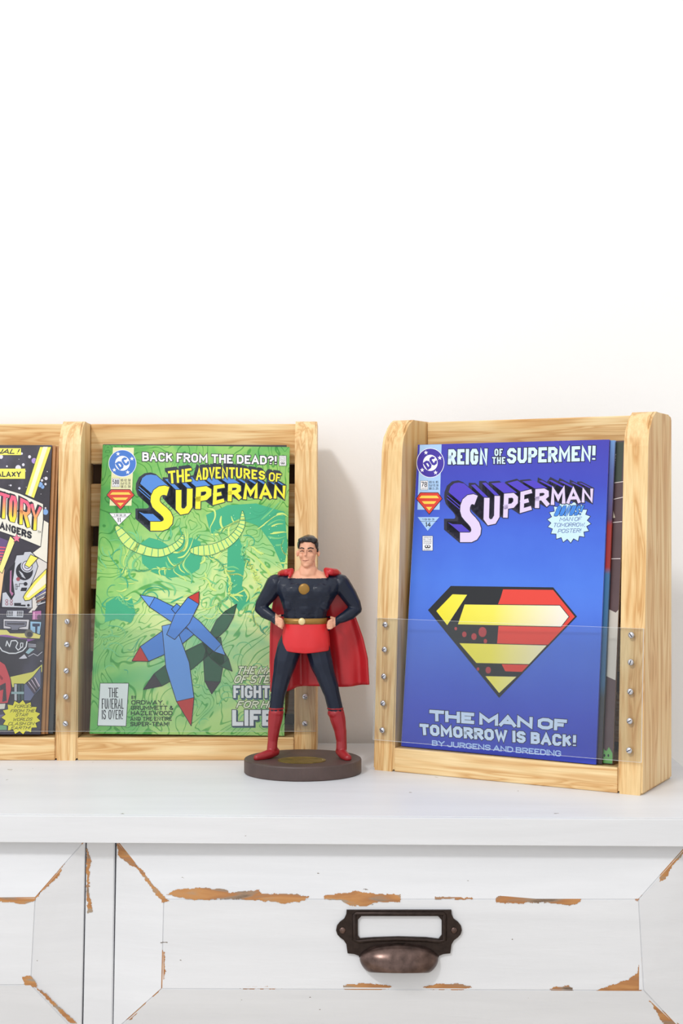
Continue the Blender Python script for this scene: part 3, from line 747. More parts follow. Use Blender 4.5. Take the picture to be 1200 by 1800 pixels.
# large shield stand-in: plain five-sided field split black and red, with plain gold and cream bars
O5 = [(752, 1072.3), (792, 1030), (972, 1032.5), (1013.8, 1083.7), (877, 1226.8)]
A.poly(O5, ink((30, 32, 36)), 1)
RD = ink((222, 66, 54))
A.poly([(884, 1036), (972, 1037), (1010, 1084), (917, 1181), (888, 1180), (872, 1150), (876, 1100), (872, 1070), (880, 1050)], RD, 2)
G1, G2 = ink((238, 226, 64)), ink((240, 232, 176))
gold = mat('gold_to_cream_ink', (238, 226, 64), rough=0.32); g_nt = gold.node_tree; g_tc = g_nt.nodes.new('ShaderNodeTexCoord')
gc = ramp(g_nt, grad(g_nt, g_tc.outputs['Object'], 0, 0.03, 0.135), [(0.0, (240, 228, 48)), (0.45, (240, 230, 90)), (0.75, (238, 230, 170)), (1.0, (238, 230, 214))])
g_nt.links.new(gc, g_nt.nodes['Principled BSDF'].inputs['Base Color'])
A.framed([(766, 1074), (795, 1044), (822, 1045), (786, 1100)], gold, K, 3, 1.2)
A.framed([(816, 1062), (984, 1064), (1000, 1084), (986, 1102), (804, 1098)], gold, K, 3, 1.2)
A.framed([(806, 1130), (962, 1134), (930, 1168), (837, 1166)], gold, K, 3, 1.2)
A.framed([(852, 1188), (909, 1189), (877, 1219)], gold, K, 3, 1.2)
for x, y, r in ((801, 1105, 3), (816, 1115, 5), (833, 1119, 6), (848, 1111, 9), (853, 1127, 4), (840, 1176, 3), (858, 1178, 6)):
    A.ell(x, y, r*.8, r, ink((176, 62, 66)), 4, 12)
A.build('shield_emblem', 'five-sided shield, black on its left and red on its right')
T = ink((206, 224, 246))
A.text('THE MAN OF', [(754.5, 1247.5), (996.5, 1265)], [(755, 1267), (995.5, 1285)], T, 2, bold=0.30, outline=K, ow=1.1)
A.text('TOMORROW IS BACK!', [(737, 1272), (1012.5, 1292.5)], [(738.5, 1291.5), (1012, 1313.5)], T, 2, bold=0.27, outline=K, ow=1.2)
A.text('BY JURGENS AND BREEDING', [(759, 1301), (986, 1319.5)], [(759, 1310.5), (986, 1330)], ink((168, 196, 240)), 2, bold=0.21)
A.build('caption_lettering', 'pale blue caption lettering along the foot')

# --- comics behind the blue one
def shifted(M, du, dv, dw, rot=0.0):
    return M @ Matrix.Translation((du, dv, dw)) @ Matrix.Rotation(rot, 4, 'Y')
m2 = shifted(bM, 0.0048, 0.0024, 0.0005)
C2, nt, b, v = cover_mat('blue_and_red_cover')
c = ramp(nt, grad(nt, v, 2, 0, BH), [(0.0, (60, 44, 50)), (0.20, (52, 60, 66)), (0.24, (48, 92, 128)), (0.58, (52, 104, 150)), (0.60, (150, 38, 40)), (0.73, (150, 38, 40)), (0.75, (78, 56, 96)), (0.90, (84, 100, 160)), (1.0, (108, 150, 206))])
nt.links.new(c, b.inputs['Base Color'])
comic(m2, CW, BH-0.0008, C2, 'comic directly behind the blue shield comic, only a sliver of blue and red cover showing')
# third: sits further right, its printed edge in view
m3 = shifted(bM, 0.0130, 0.0062, 0.0010, 0.0)
C3 = mat('plum_brown_cover', (88, 66, 70), rough=0.32, mottling=0.15, scale=30)
c3 = comic(m3, CW-0.001, BH-0.001, C3, 'dark plum comic farthest right in the right rack, with DIRECT EDITION down its edge', thick=0.003)
A = Art(Sheet(m3), c3, CW-0.001, BH-0.001)
A.poly([(1060, 777), (1096, 777), (1092, 848), (1060, 852)], ink((62, 72, 64)), 1)
A.text('DIRECT EDITION', [(1082.5, 798), (1078.5, 846)], [(1077.5, 798), (1073.5, 846)], WHT, 3, bold=0.13)
A.build('edge_lettering')
for (xa, ya, xb, yb) in ((1078, 849, 1100, 846.5), (1072, 879, 1100, 874), (1071, 919, 1098, 917), (1068, 982.5, 1095, 982)):
    A.outline([(xa, ya), (xb, yb)], ink((225, 215, 215)), 2, 1.3, False); A.build('panel_line')
A.poly([(1072, 888), (1076, 893), (1081, 910), (1074, 911)], ink((214, 205, 190)), 2); A.build('title_sliver')
A.poly([(1068, 1070), (1082, 1077), (1092, 1072), (1090, 1190), (1082, 1196), (1060, 1186)], ink((206, 200, 192)), 2); A.build('cream_print')
A.poly([(1050, 1322), (1059, 1313), (1063, 1319), (1066, 1320), (1070, 1313), (1076, 1324), (1088, 1330), (1088, 1346), (1050, 1346)], ink((104, 166, 92)), 2)
for x in (1062, 1069): A.ell(x, 1328, 1.6, 2.6, K, 3, 10)
A.poly([(1050, 1340), (1090, 1343), (1090, 1350), (1050, 1347)], ink((60, 120, 74)), 4); A.build('green_print')

# --- green comic (left rack, right bay)
bl = P(157, 1289.5, 1.2245); br = P(496, 1295.5, 1.2245); tl = P(184, 786, 1.2745)
br.z = 0.0203
gM = frame_from(bl, br, tl)
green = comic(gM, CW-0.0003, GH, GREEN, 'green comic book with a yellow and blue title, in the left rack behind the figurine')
# comics behind it
g2 = shifted(gM, 0.0016, 0.0024, 0.0022, math.radians(-0.4))
comic(g2, CW-0.003, GH-0.001, mat('dark_cover', (48, 46, 50), rough=0.35), 'comic hidden behind the green one, dark top edge peeping out')
A = Art(Sheet(gM), green, CW-0.0003, GH)
CR = ink((226, 226, 176))
A.poly([(198.5, 786.5), (235.5, 787), (231, 889), (192.5, 889)], CR, 1)
roundel(A, 215.2, 814.5, 23.5, 23, (62, 118, 204), 2)
A.framed([(197, 841), (210, 841), (210, 856), (197, 856)], WHT, K, 2, 0.5)
A.quad('500', 198.3, 208.8, 843, 851.5, K, 4, bold=0.13); A.quad('JUN 93', 198.5, 208.5, 853, 855, K, 4)
for k, t in enumerate(('US $2.50', 'CAN $3.25', 'UK £1.50')): A.quad(t, 212.5, 229, 842+k*5.6, 846.4+k*5.6, K, 4, bold=0.13)
badge(A, 187.5, 236, 860.5, 896, 4)
A.framed([(192, 902), (231, 902), (208.7, 923.5)], WHT, K, 2, 0.6); A.quad('1 9 9 3', 200, 221, 904, 907, K, 4); A.outline([(197, 908.6), (225, 908.6)], K, 4, 0.5, False)
A.quad('11', 206, 212, 910.5, 917.5, K, 4, bold=0.19)
A.build('corner_box', 'cream corner strip with round publisher mark and price')
seal(A, 490.5, 503, 801, 819, 2)
A.build('approval_seal')
A.text('BACK FROM THE DEAD?!', [(250, 795), (486, 802)], [(250, 810.5), (486, 817)], WHT, 2, bold=0.21, outline=K, ow=1.2)
A.build('headline', 'white headline lettering')
BS = ink((78, 136, 214)); DK = ink((36, 44, 60))
logo(A, [('S', (265, 854), (303, 854), (305, 933), (263.5, 933), (-25, -22)),
         ('U', (309, 862), (338.5, 858.5), (337.5, 901), (309, 906.5), (-22, -21)),
         ('P', (344.5, 857), (371.5, 853.5), (371, 889), (343, 896), (-21, -18)),
         ('E', (375.5, 854), (394.5, 851), (394, 882.5), (373.5, 888), (-19, -14)),
         ('R', (401, 851), (423, 849.5), (424, 877), (399.5, 882), (-18, -12)),
         ('M', (430, 850.5), (453.5, 850.5), (453, 876), (426.5, 878), (-16, -10)),
         ('A', (456, 851), (476, 851), (478.5, 876.5), (455, 877.5), (-14, -9)),
         ('N', (482, 852.5), (502, 854), (501, 876.5), (480.5, 876.5), (-13, -8))],
     YEL, BS, DK, 2)
T1 = [(295, 828.5), (336.5, 823)]; B1 = [(297, 850.5), (336.5, 846.5)]
TA = [(345, 823), (380, 821), (420, 822), (466, 828.5)]; BA = [(344.5, 844.5), (380, 841.5), (420, 841), (466, 843.5)]
TO = [(473, 830), (494.5, 833)]; BO = [(472, 846), (493, 847.5)]
for t, tp, bt in (('THE', T1, B1), ('ADVENTURES', TA, BA), ('OF', TO, BO)):
    for k in range(4): A.text(t, tp, bt, None, 6, bold=0.17, outline=DK, ow=1.2, shift=(-k*1.4, -k*1.5))
    A.text(t, tp, bt, YEL, 7, bold=0.17, outline=DK, ow=1.2)
A.build('title_lettering', 'yellow block title lettering with blue sides')
# abstract artwork standing in for the cover's figures: curling ribbons and puffs, no characters
TE = ink((60, 172, 128)); TE2 = ink((118, 200, 132)); YG = ink((206, 232, 128)); DGL = ink((52, 128, 92))
def ribbon(A, pts, w0, w1, m, edge, L, n=26, ow=1.0):
    """smooth tapering stroke through pixel points (Catmull-Rom)"""
    P_ = [pts[0]]+list(pts)+[pts[-1]]; c = []
    for i in range(1, len(P_)-2):
        for k in range(n//(len(pts)-1)+1):
            t = k/(n//(len(pts)-1)+1); a, b1, c1, d1 = [Vector(P_[i+j-1]) for j in range(4)]
            c.append(0.5*((2*b1)+(c1-a)*t+(2*a-5*b1+4*c1-d1)*t*t+(3*b1-3*c1+d1-a)*t**3))
    c.append(Vector(pts[-1])); N = len(c); L_, R_ = [], []
    for i, p in enumerate(c):
        t = i/(N-1); tg = (c[min(i+1, N-1)]-c[max(i-1, 0)]).normalized(); nn = Vector((-tg.y, tg.x))
        w_ = (w0+(w1-w0)*t)*(math.sin(PI*min(1, t*4+.15)/2) if t < .25 else 1)*(math.sin(PI*min(1, (1-t)*4+.1)/2) if t > .75 else 1)/2
        L_.append(tuple(p+nn*w_)); R_.append(tuple(p-nn*w_))
    pl = L_+R_[::-1]; A.poly(pl, m, L)
    if edge: A.outline(pl, edge, L+1, ow)
random.seed(11)
# big curling band across, ribbed
def ribbed(A, pts, w0, w1, L, nr=22):
    ribbon(A, pts, w0, w1, YG, DGL, L, 40, 1.0)
    P_ = [pts[0]]+list(pts)+[pts[-1]]; seg = len(pts)-1
    for k in range(1, nr):
        u = k/nr*seg; i = int(u); t = u-i; a, b1, c1, d1 = [Vector(P_[i+j]) for j in range(4)]
        f = lambda t: 0.5*((2*b1)+(c1-a)*t+(2*a-5*b1+4*c1-d1)*t*t+(3*b1-3*c1+d1-a)*t**3)
        p = f(t); tg = (f(t+.02)-f(t-.02)).normalized(); nn = Vector((-tg.y, tg.x))*(w0+(w1-w0)*k/nr)*.42
        A.outline([tuple(p+nn), tuple(p-nn)], TE, L+2, 1.3, False)
A.poly([(247, 955), (262, 945), (282, 950), (300, 962), (318, 950), (336, 945), (352, 952), (356, 975), (350, 1000), (335, 1010), (300, 1016), (268, 1006), (250, 990)], TE, 1)
A.poly([(362, 905), (400, 888), (450, 885), (500, 900), (508, 960), (498, 1000), (480, 960), (455, 925), (420, 912), (385, 930), (370, 940)], TE, 1)
A.poly([(400, 965), (420, 945), (432, 980), (425, 1030), (440, 1060), (420, 1075), (398, 1040)], TE, 1)
A.poly([(186, 1060), (205, 1048), (232, 1052), (238, 1078), (230, 1095), (205, 1088), (184, 1094)], TE, 1)
ribbed(A, [(204, 925), (232, 958), (278, 972), (312, 958), (322, 940)], 20, 9, 5, 16)
ribbed(A, [(334, 968), (372, 966), (405, 950), (424, 925), (426, 898)], 22, 8, 5, 18)
def flow(n, x0, x1, y0, y1, length, w0, sc, seed, cols, L):
    for k in range(n):
        x, y = random.uniform(x0, x1), random.uniform(y0, y1); pts = [(x, y)]
        for q_ in range(5):
            a_ = noise.noise(Vector((x*sc, y*sc, seed)))*7.5
            x += math.cos(a_)*length/5; y += math.sin(a_)*length/5
            if not (x0-8 < x < x1+8 and y0-8 < y < y1+8): break
            pts.append((x, y))
        if len(pts) > 2: ribbon(A, pts, w0*random.uniform(.5, 1.2), .6, cols[k % len(cols)], None, L+(k % 3), 12)
flow(70, 210, 350, 930, 1060, 50, 3.4, 0.014, 2.0, [TE, YG, TE2], 3)
flow(120, 350, 500, 885, 1110, 56, 4.2, 0.016, 5.0, [TE, YG, YG, TE2], 3)
flow(40, 175, 240, 940, 1180, 34, 2.6, 0.02, 8.0, [TE, TE2], 3)
for k in range(40):
    x, y = random.uniform(175, 490), random.uniform(1130, 1285)
    if 165 < x < 310 and y > 1190: continue
    r = random.uniform(9, 18); a0 = random.uniform(2.6, 3.6)
    ribbon(A, [(x+r*math.cos(a0+t*.75), y+r*.8*math.sin(a0+t*.75)) for t in range(5)], 2.4, 1.0, TE2, None, 1, 20)
for k in range(70):
    A.ell(random.uniform(395, 505), random.uniform(890, 1060), .7, .7, ink((170, 236, 200)), 6, 6)
A.build('swirl_artwork', 'curling green bands and swirls')
SB, SB2, SR, SG = ink((76, 132, 216)), ink((104, 156, 230)), ink((196, 50, 46)), ink((42, 92, 66))
# the middle: crossing blue, dark green and red streamers with ink edges
def shard(x0, y0, x1, y1, w_, m, tipm, L, tip=.3):
    d = Vector((x1-x0, y1-y0)); nn = Vector((-d.y, d.x)).normalized()*w_/2; p0 = Vector((x0, y0)); q_ = p0+d*(1-tip)
    A.framed([tuple(p0+nn*.55), tuple(p0+d*.4+nn), tuple(q_+nn*.75), (x1, y1), tuple(q_-nn*.75), tuple(p0+d*.4-nn), tuple(p0-nn*.55)], m, K, L, 1.2)
    A.framed([tuple(q_+nn*.75), (x1, y1), tuple(q_-nn*.75)], tipm, K, L+2, 1.0)
DK2 = ink((58, 50, 58))
shard(372, 1122, 416, 1062, 24, SG, SG, 7); shard(380, 1128, 252, 1212, 34, SG, DK2, 7, .2); shard(378, 1120, 372, 1220, 36, SG, DK2, 7, .22); shard(362, 1128, 408, 1180, 26, SG, SG, 7)
shard(352, 1108, 246, 1046, 26, SB, SB2, 11, .2); shard(306, 1066, 396, 1152, 24, SB, SB2, 13, .15); shard(342, 1100, 232, 1162, 40, SB, SR, 11, .2)
shard(296, 1098, 336, 1276, 42, SB2, SR, 15, .26); shard(300, 1120, 350, 1040, 30, SB, SR, 17, .2)
A.build('shard_artwork', 'bursting blue, dark green and red shards')
A.framed([(176, 1201), (226, 1201), (221.5, 1276.5), (171.5, 1275.5)], ink((232, 238, 240)), K, 5, 0.9)
for t, a, b_, c_, d_ in (('THE', 190.5, 208, 1209, 1226), ('FUNERAL', 179, 217.5, 1228, 1246), ('IS OVER!', 179, 216, 1248, 1264.5)):
    A.quad(t, a, b_, c_, d_, K, 7, bold=0.085)
A.build('caption_box', 'white caption box with slim black lettering')
for t, a, b_, c_, d_ in (('BY', 231, 239, 1223, 1228.8), ('ORDWAY,', 230.7, 288.5, 1231, 1238.6), ('GRUMMETT &', 230, 305, 1240.5, 1248), ('HAZLEWOOD', 230, 303, 1249.7, 1257.3), ('AND THE ENTIRE', 229, 302, 1260, 1267), ('SUPER-TEAM!', 229, 297.5, 1269, 1276.5)):
    A.quad(t, a, b_, c_, d_, ink((30, 62, 44)), 6, bold=0.19)
A.build('credits_lettering', 'dark green credits lettering')
A.text('THE MAN', [(417, 1171.5), (492, 1171.5)], [(415, 1185), (490, 1185)], ink((240, 246, 214)), 6, bold=0.18, outline=K, ow=0.9, shear=0.2)
A.text('OF STEEL', [(412, 1187), (496, 1187)], [(410, 1201), (494, 1201)], ink((240, 246, 214)), 6, bold=0.18, outline=K, ow=0.9, shear=0.2)
for k in range(3): A.quad('FIGHTS', 410+k, 489+k, 1205+k, 1227+k, None, 5, bold=0.21, outline=ink((58, 96, 120)), ow=1.2)
A.quad('FIGHTS', 410, 489, 1205, 1227, WHT, 6, bold=0.21, outline=K, ow=0.9)
A.text('FOR HIS', [(417, 1232), (488, 1232)], [(415, 1244.5), (486, 1244.5)], ink((240, 246, 214)), 6, bold=0.18, outline=K, ow=0.9, shear=0.2)
for k in range(3): A.quad('LIFE!', 408+k, 490+k, 1248+k, 1276+k, None, 5, bold=0.25, outline=ink((58, 96, 120)), ow=1.2)
A.quad('LIFE!', 408, 490, 1248, 1276, WHT, 6, bold=0.25, outline=K, ow=0.9)
A.build('caption_lettering', 'captions around the foot of the cover')

# --- left comic (left rack, left bay)
br = P(71, 1291, 1.2245); tr = P(90.5, 785.5, 1.2725); bl = br-Vector((CW, 0, 0))
tl = bl+(tr-br); sM = frame_from(bl, br, tl)
sp = comic(sM, CW, GH, SPACE, 'dark outer-space comic with yellow light beams and a white banner, cut off at the left')
A = Art(Sheet(sM), sp, CW, GH)
BEAM = ink((236, 228, 96)); CORE = ink((236, 232, 206)); ST = ink((214, 214, 226)); PAPW = ink((228, 226, 214)); GR = ink((190, 194, 204)); MG = ink((120, 120, 136)); PK = ink((224, 116, 146)); LBL = ink((126, 166, 222))
random.seed(3)
for k in range(46): A.ell(random.uniform(-60, 86), random.uniform(790, 905), (r := random.choice((.6, .6, .9, 1.6, 2.2))), r, ST, 1, 10)
for x, y, r, m in ((60, 810, 4.5, ink((166, 140, 206))), (52, 803, 2.6, ST), (41, 817, 2.4, ST), (81, 841, 2.8, ST), (80, 851, 2, ST), (71, 852, 4.2, LBL), (75, 856, 3, LBL), (80, 900, 4.6, LBL), (32, 823, 5, ST), (2, 803, 3.4, ST)):
    A.ell(x, y, r, r*1.1, m, 2, 16)
A.framed([(70.3, 785.5), (90.3, 785.5), (60, 876), (44, 869)], BEAM, K, 3, .8); A.poly([(76, 785.5), (84, 785.5), (55, 873), (49, 871)], CORE, 5)
A.poly([(-60, 788), (37, 788), (37, 800), (-60, 800)], BEAM, 6); A.poly([(-60, 824), (44.6, 824), (44.3, 841.7), (-60, 841.7)], BEAM, 6)
A.text('ORIGINAL !', [(-48, 789.5), (33, 789.5)], [(-50, 798), (31, 798)], K, 7, bold=0.19, shear=.25)
A.quad('GALAXY', -14, 37, 829, 838.5, K, 7, bold=0.21)
A.build('starfield_print', 'dark starfield with yellow beam and caption boxes')
A.framed([(77, 914), (88, 919), (84.5, 989), (55.6, 973), (71.5, 961)], PAPW, K, 1, .8)
A.framed([(-70, 838), (0, 857), (36, 868), (76, 886), (76, 915), (71.5, 961), (40, 948), (0, 934), (-70, 914)], PAPW, K, 3, .9)
SUN, nt, b, v = cover_mat('pink_to_yellow_ink')
sp_ = nt.nodes.new('ShaderNodeSeparateXYZ'); nt.links.new(v, sp_.inputs[0])
m1 = nt.nodes.new('ShaderNodeMath'); m1.operation = 'MULTIPLY_ADD'; m1.inputs[1].default_value = 0.30; nt.links.new(sp_.outputs[0], m1.inputs[0]); nt.links.new(sp_.outputs[2], m1.inputs[2])
mr = nt.nodes.new('ShaderNodeMapRange'); zc = A.S.px(35, 903); zc = zc[1]+0.30*zc[0]
mr.inputs['From Min'].default_value = zc-0.006; mr.inputs['From Max'].default_value = zc+0.010; nt.links.new(m1.outputs[0], mr.inputs['Value'])
nt.links.new(ramp(nt, mr.outputs[0], [(0, (240, 226, 60)), (0.4, (240, 170, 90)), (1, (232, 96, 128))]), b.inputs['Base Color'])
for ch, tl_, tr_, br_, bl_ in (('C', (-20, 860), (-5, 864), (-7, 908), (-21, 904)), ('T', (0, 865), (17, 870.5), (14.5, 914), (-2, 909)), ('O', (17, 869.5), (30.5, 873.5), (28.5, 919), (15.5, 916)), ('R', (36, 875), (54, 884), (52, 928), (34.5, 921)), ('Y', (54, 885), (73, 892), (70, 935), (52.5, 929))):
    for k in range(4): A.text(ch, [tl_, tr_], [bl_, br_], None, 5, bold=0.12, outline=K, ow=0.9, shift=(-k*.9, -k*.9))
    A.text(ch, [tl_, tr_], [bl_, br_], SUN, 6, bold=0.12, outline=K, ow=0.9)
A.text('RANGERS', [(-10, 913), (56, 935)], [(-10, 926), (55.5, 948)], K, 5, bold=0.25)
A.quad('TM', 66.5, 72, 933, 937, K, 5, bold=0.13)
A.star(29.3, 946.5, 9, K, 5, k=.45); A.star(29.3, 946.5, 7.6, PK, 6, k=.45)
A.build('title_banner', 'white banner with pink and yellow lettering')
# machinery artwork (plain mechanical shapes)
A.poly([(-60, 936), (0, 945), (18, 952), (4, 1000), (-60, 1010)], ink((96, 74, 122)), 1)
for k in range(7): A.poly([(-60, 955+k*6), (14-k, 962+k*5), (13-k, 964+k*5), (-60, 960+k*6)], ink((214, 84, 110)), 2)
A.poly([(-60, 1000), (10, 984), (0, 1060), (-60, 1075)], ink((236, 196, 150)), 2)
A.framed([(18, 942), (27, 951), (4, 1008), (-3, 1002)], ink((236, 226, 140)), K, 4, .9)
A.poly([(56, 975), (84, 990), (81, 1045), (60, 1075), (50, 1090), (40, 1000)], ink((214, 210, 206)), 2)
A.framed([(29, 976), (41, 975), (43, 970), (54, 969.5), (60, 975), (66.8, 995.5), (62, 1010), (52, 1034), (50, 1040), (56, 1044), (56.5, 1069), (3, 1067.5), (4, 1042), (12, 1040), (14, 1012), (22, 1000)], GR, K, 3, 1.2)
A.poly([(14, 1002), (27, 988), (23, 1020), (26, 1045), (20, 1055), (10, 1040), (6, 1015)], K, 6)
A.poly([(18, 1004), (20.5, 1002), (20, 1040), (24, 1043), (21, 1048), (17, 1040)], ink((170, 110, 150)), 7)
A.ell(43, 1004, 15, 16, K, 6, 30); A.ell(48, 995, 11.5, 11.5, GR, 7, 30); A.ell(48, 995, 9.5, 9.5, K, 8, 30); A.ell(48, 995, 8.3, 8.3, ink((206, 204, 220)), 9, 30); A.ell(48, 995, 5.2, 5.2, K, 10, 24); A.ell(48, 995, 4.2, 4.2, GR, 11, 24)
A.framed([(54, 975), (67, 981), (52, 998), (44, 993)], BEAM, K, 12, .9)
for k in range(4): A.outline([(34+k*1.5, 1004+k*3), (40+k*1.5, 1009+k*2.5)], GR, 12, 1.3, False)
A.ell(32, 1018, 3.4, 3.4, ink((150, 70, 84)), 9, 16); A.ell(45, 1026.5, 3.4, 3.4, K, 7, 16); A.outline([(42, 1026), (34, 1026), (34, 1031), (29, 1031)], K, 7, .9, False); A.outline([(27, 1027), (30, 1027), (30, 1036), (27, 1036)], K, 7, .8)
A.poly([(38, 1033), (48, 1033), (46, 1039), (36, 1039)], K, 6)
A.framed([(82, 1000), (81, 1033), (52, 1055), (44, 1056), (41, 1050), (44, 1044), (60, 1022)], BEAM, K, 8, 1.2); A.poly([(81, 1008), (81, 1026), (50, 1051), (46, 1049), (62, 1028)], CORE, 10)
for x, y in ((12, 1056), (20, 1056), (12, 1061.5), (20, 1061.5)): A.ell(x, y, 2.6, 2.6, ink((150, 70, 90)), 6, 14); A.ell(x, y, 1.6, 1.6, GR, 7, 12)
A.poly([(25, 1060), (37, 1060), (37, 1063), (45, 1063), (45, 1066), (25, 1065)], K, 6); A.ell(50, 1064, 2.4, 2.4, K, 6, 14)
for k in range(4): A.framed([(63+k, 1046+k*5), (82, 1036+k*7), (82, 1039+k*7), (62+k, 1050+k*5)], (ink((120, 120, 190)), MG, ink((140, 96, 80)), GR)[k], K, 4, .9)
A.poly([(-60, 1069), (56, 1070), (50, 1077), (80, 1077), (78, 1094), (74, 1125), (-60, 1120)], ink((60, 58, 72)), 3)
A.framed([(12, 1073), (42, 1073), (41, 1086), (11, 1085)], GR, K, 4, 1)
for k in range(4): A.outline([(14+k*2.6, 1075), (13.6+k*2.6, 1082.5)], K, 7, 1.4, False); A.outline([(31+k*2.6, 1075), (30.6+k*2.6, 1082.5)], K, 7, 1.4, False)
A.framed([(57, 1074), (73, 1073), (73, 1089), (56, 1090)], ink((176, 110, 160)), K, 4, 1.1); A.ell(69, 1085, 4, 4.5, ink((90, 66, 90)), 6, 16); A.poly([(59, 1076), (61, 1076), (61, 1089), (59, 1089)], ink((224, 170, 204)), 6)
A.framed([(53, 1092), (73, 1093), (70, 1116), (53, 1110)], ink((150, 190, 220)), K, 4, 1); A.poly([(57, 1096), (70, 1096), (70, 1101), (66, 1101), (65, 1113), (62, 1113), (62, 1102), (57, 1101)], ink((50, 58, 88)), 6)
A.framed([(6, 1088), (52, 1089), (50, 1107), (6, 1105)], ink((206, 202, 210)), K, 5, 1.2); A.framed([(9, 1092), (47, 1093), (46, 1101), (34, 1103), (32, 1108), (20, 1108), (19, 1102), (9, 1100)], MG, K, 7, 1)
A.poly([(12, 1095), (44, 1095), (43, 1099), (13, 1098)], ink((76, 72, 82)), 9)
A.framed([(-60, 1104), (12, 1107), (18, 1113), (38, 1113), (60, 1112), (72, 1116), (70, 1123), (30, 1121), (-60, 1116)], ink((230, 220, 130)), K, 5, .9)
A.ell(51, 1114, 7.5, 7.5, ink((110, 106, 100)), 8, 24); A.ell(52, 1115, 4.5, 4.5, ink((60, 56, 56)), 9, 20)
A.poly([(-60, 1117), (12, 1116), (40, 1122), (62, 1124), (48, 1128), (20, 1124), (-60, 1122)], ink((150, 96, 170)), 7)
A.build('machinery_artwork', 'plain grey and purple machinery drawing')
ring = [(-4+0.0, 1120), (-2, 1135), (4, 1144), (16, 1148.5), (28, 1148.5), (40, 1144), (46, 1137), (47.5, 1128)]
A.poly([(-4, 1118), (48, 1124), (47, 1140), (38, 1147), (14, 1149), (0, 1142)], ink((66, 66, 76)), 8)
A.outline(ring, WHT, 9, 2, False)
A.outline([(10.5, 1135.5), (12.5, 1127), (17, 1137), (20, 1126.5), (28, 1126), (31.5, 1130), (28, 1138), (32, 1143), (38, 1138)], WHT, 9, 1.7, False)
A.outline([(36.5, 1130.5), (40.5, 1130.5), (40, 1137.5), (36, 1137.5)], WHT, 9, 1.4)
for k in range(3): A.outline([(50, 1132+k*2.5), (63, 1133+k*2)], ST, 5, .9, False)
A.ell(70, 1136, 6.5, 9, ink((78, 76, 80)), 5, 20)
A.poly([(45, 1147), (52, 1139), (61, 1141), (50, 1150)], ink((160, 196, 208)), 5); A.poly([(33, 1158), (43, 1150), (48, 1157), (42, 1158)], ST, 5)
A.outline([(50, 1154), (59, 1149), (66, 1153), (74, 1146)], ST, 5, 1, False); A.ell(72, 1162, 1.3, 1.3, ST, 5, 10)
A.build('insignia_print')
A.poly([(18, 1190), (58, 1181), (74, 1168), (74, 1180), (60, 1200), (40, 1205), (22, 1208)], ink((226, 222, 110)), 2)
RB, RB2 = ink((214, 78, 88)), ink((160, 44, 60))
A.framed([(-60, 1160), (0, 1162), (9, 1168), (14, 1180), (19, 1195), (20, 1212), (14, 1236), (-60, 1240)], RB, K, 4, 1.2)
A.poly([(0, 1186), (6, 1192), (4, 1196), (0, 1192)], RB2, 6); A.poly([(0, 1205), (10, 1200), (12, 1232), (4, 1234), (6, 1212), (0, 1214)], ink((70, 60, 70)), 6); A.poly([(-60, 1200), (-10, 1196), (-6, 1206), (-60, 1212)], RB2, 6)
for k in range(3): A.framed([(25+k*6, 1202), (30+k*6, 1202), (30+k*6, 1232), (25+k*6, 1232)], (GR, ink((70, 90, 96)), ink((70, 90, 96)))[k], K, 5, .9)
A.poly([(20, 1216), (42, 1216), (42, 1220), (20, 1220)], ink((150, 180, 186)), 7)
A.framed([(42, 1204), (58, 1190), (72, 1172), (72, 1210), (60, 1222), (54, 1232), (42, 1232)], ink((110, 116, 150)), K, 4, 1)
for k in range(6): A.framed([(46+k*2.6, 1201-k*1.8), (49+k*2.6, 1199-k*1.8), (63+k*1.6, 1217-k*2.2), (60+k*1.6, 1220-k*2.2)], ink((214, 196, 214)) if k % 2 else ink((90, 76, 96)), K, 6, .6)
A.poly([(-60, 1236), (10, 1234), (8, 1246), (-60, 1250)], PAPW, 3); A.poly([(-60, 1258), (8, 1256), (8, 1262), (-60, 1268)], ink((120, 110, 150)), 3); A.poly([(-60, 1274), (12, 1275), (12, 1283), (-60, 1284)], ink((120, 170, 130)), 3)
A.star(37, 1261, 36, K, 7, n=15, k=0.8, ry=32, rot=.2); A.star(37, 1261, 34.5, ink((240, 232, 76)), 8, n=15, k=0.8, ry=30.5, rot=.2)
for t, a, b_, y in (('FORCES', 26, 57, 1239), ('FROM THE', 19, 61, 1247), ('STAR', 28, 49, 1254), ('WORLDS', 23, 57, 1262), ('CLASH ON', 15, 60, 1269.5), ('EARTH!', 20, 53, 1277)):
    A.text(t, [(a, y), (b_, y-.5)], [(a-1, y+5.6), (b_-1, y+5)], K, 10, bold=0.13, shear=.25)
A.build('starburst', 'yellow starburst with hand lettering')
# stack behind it, each comic a little further to the right
BRN = mat('kraft_brown_cover', (168, 118, 66), rough=0.45, mottling=0.2, scale=50)
for k, (du, dv, m, lb) in enumerate(((0.0030, 0.0024, BRN, 'comic with a worn tan cover edge directly behind the space comic'),
                                     (0.0052, 0.0047, BRN, 'second tan-edged comic behind the space comic'),
                                     (0.0094, 0.0070, mat('slate_black_cover', (52, 58, 62), rough=0.3), 'slate black comic, last behind the space comic'))):
    comic(shifted(sM, du, dv, dv*0.15), CW-0.001*k*0+0.0, GH-0.0006*k, m, lb, thick=0.0022)


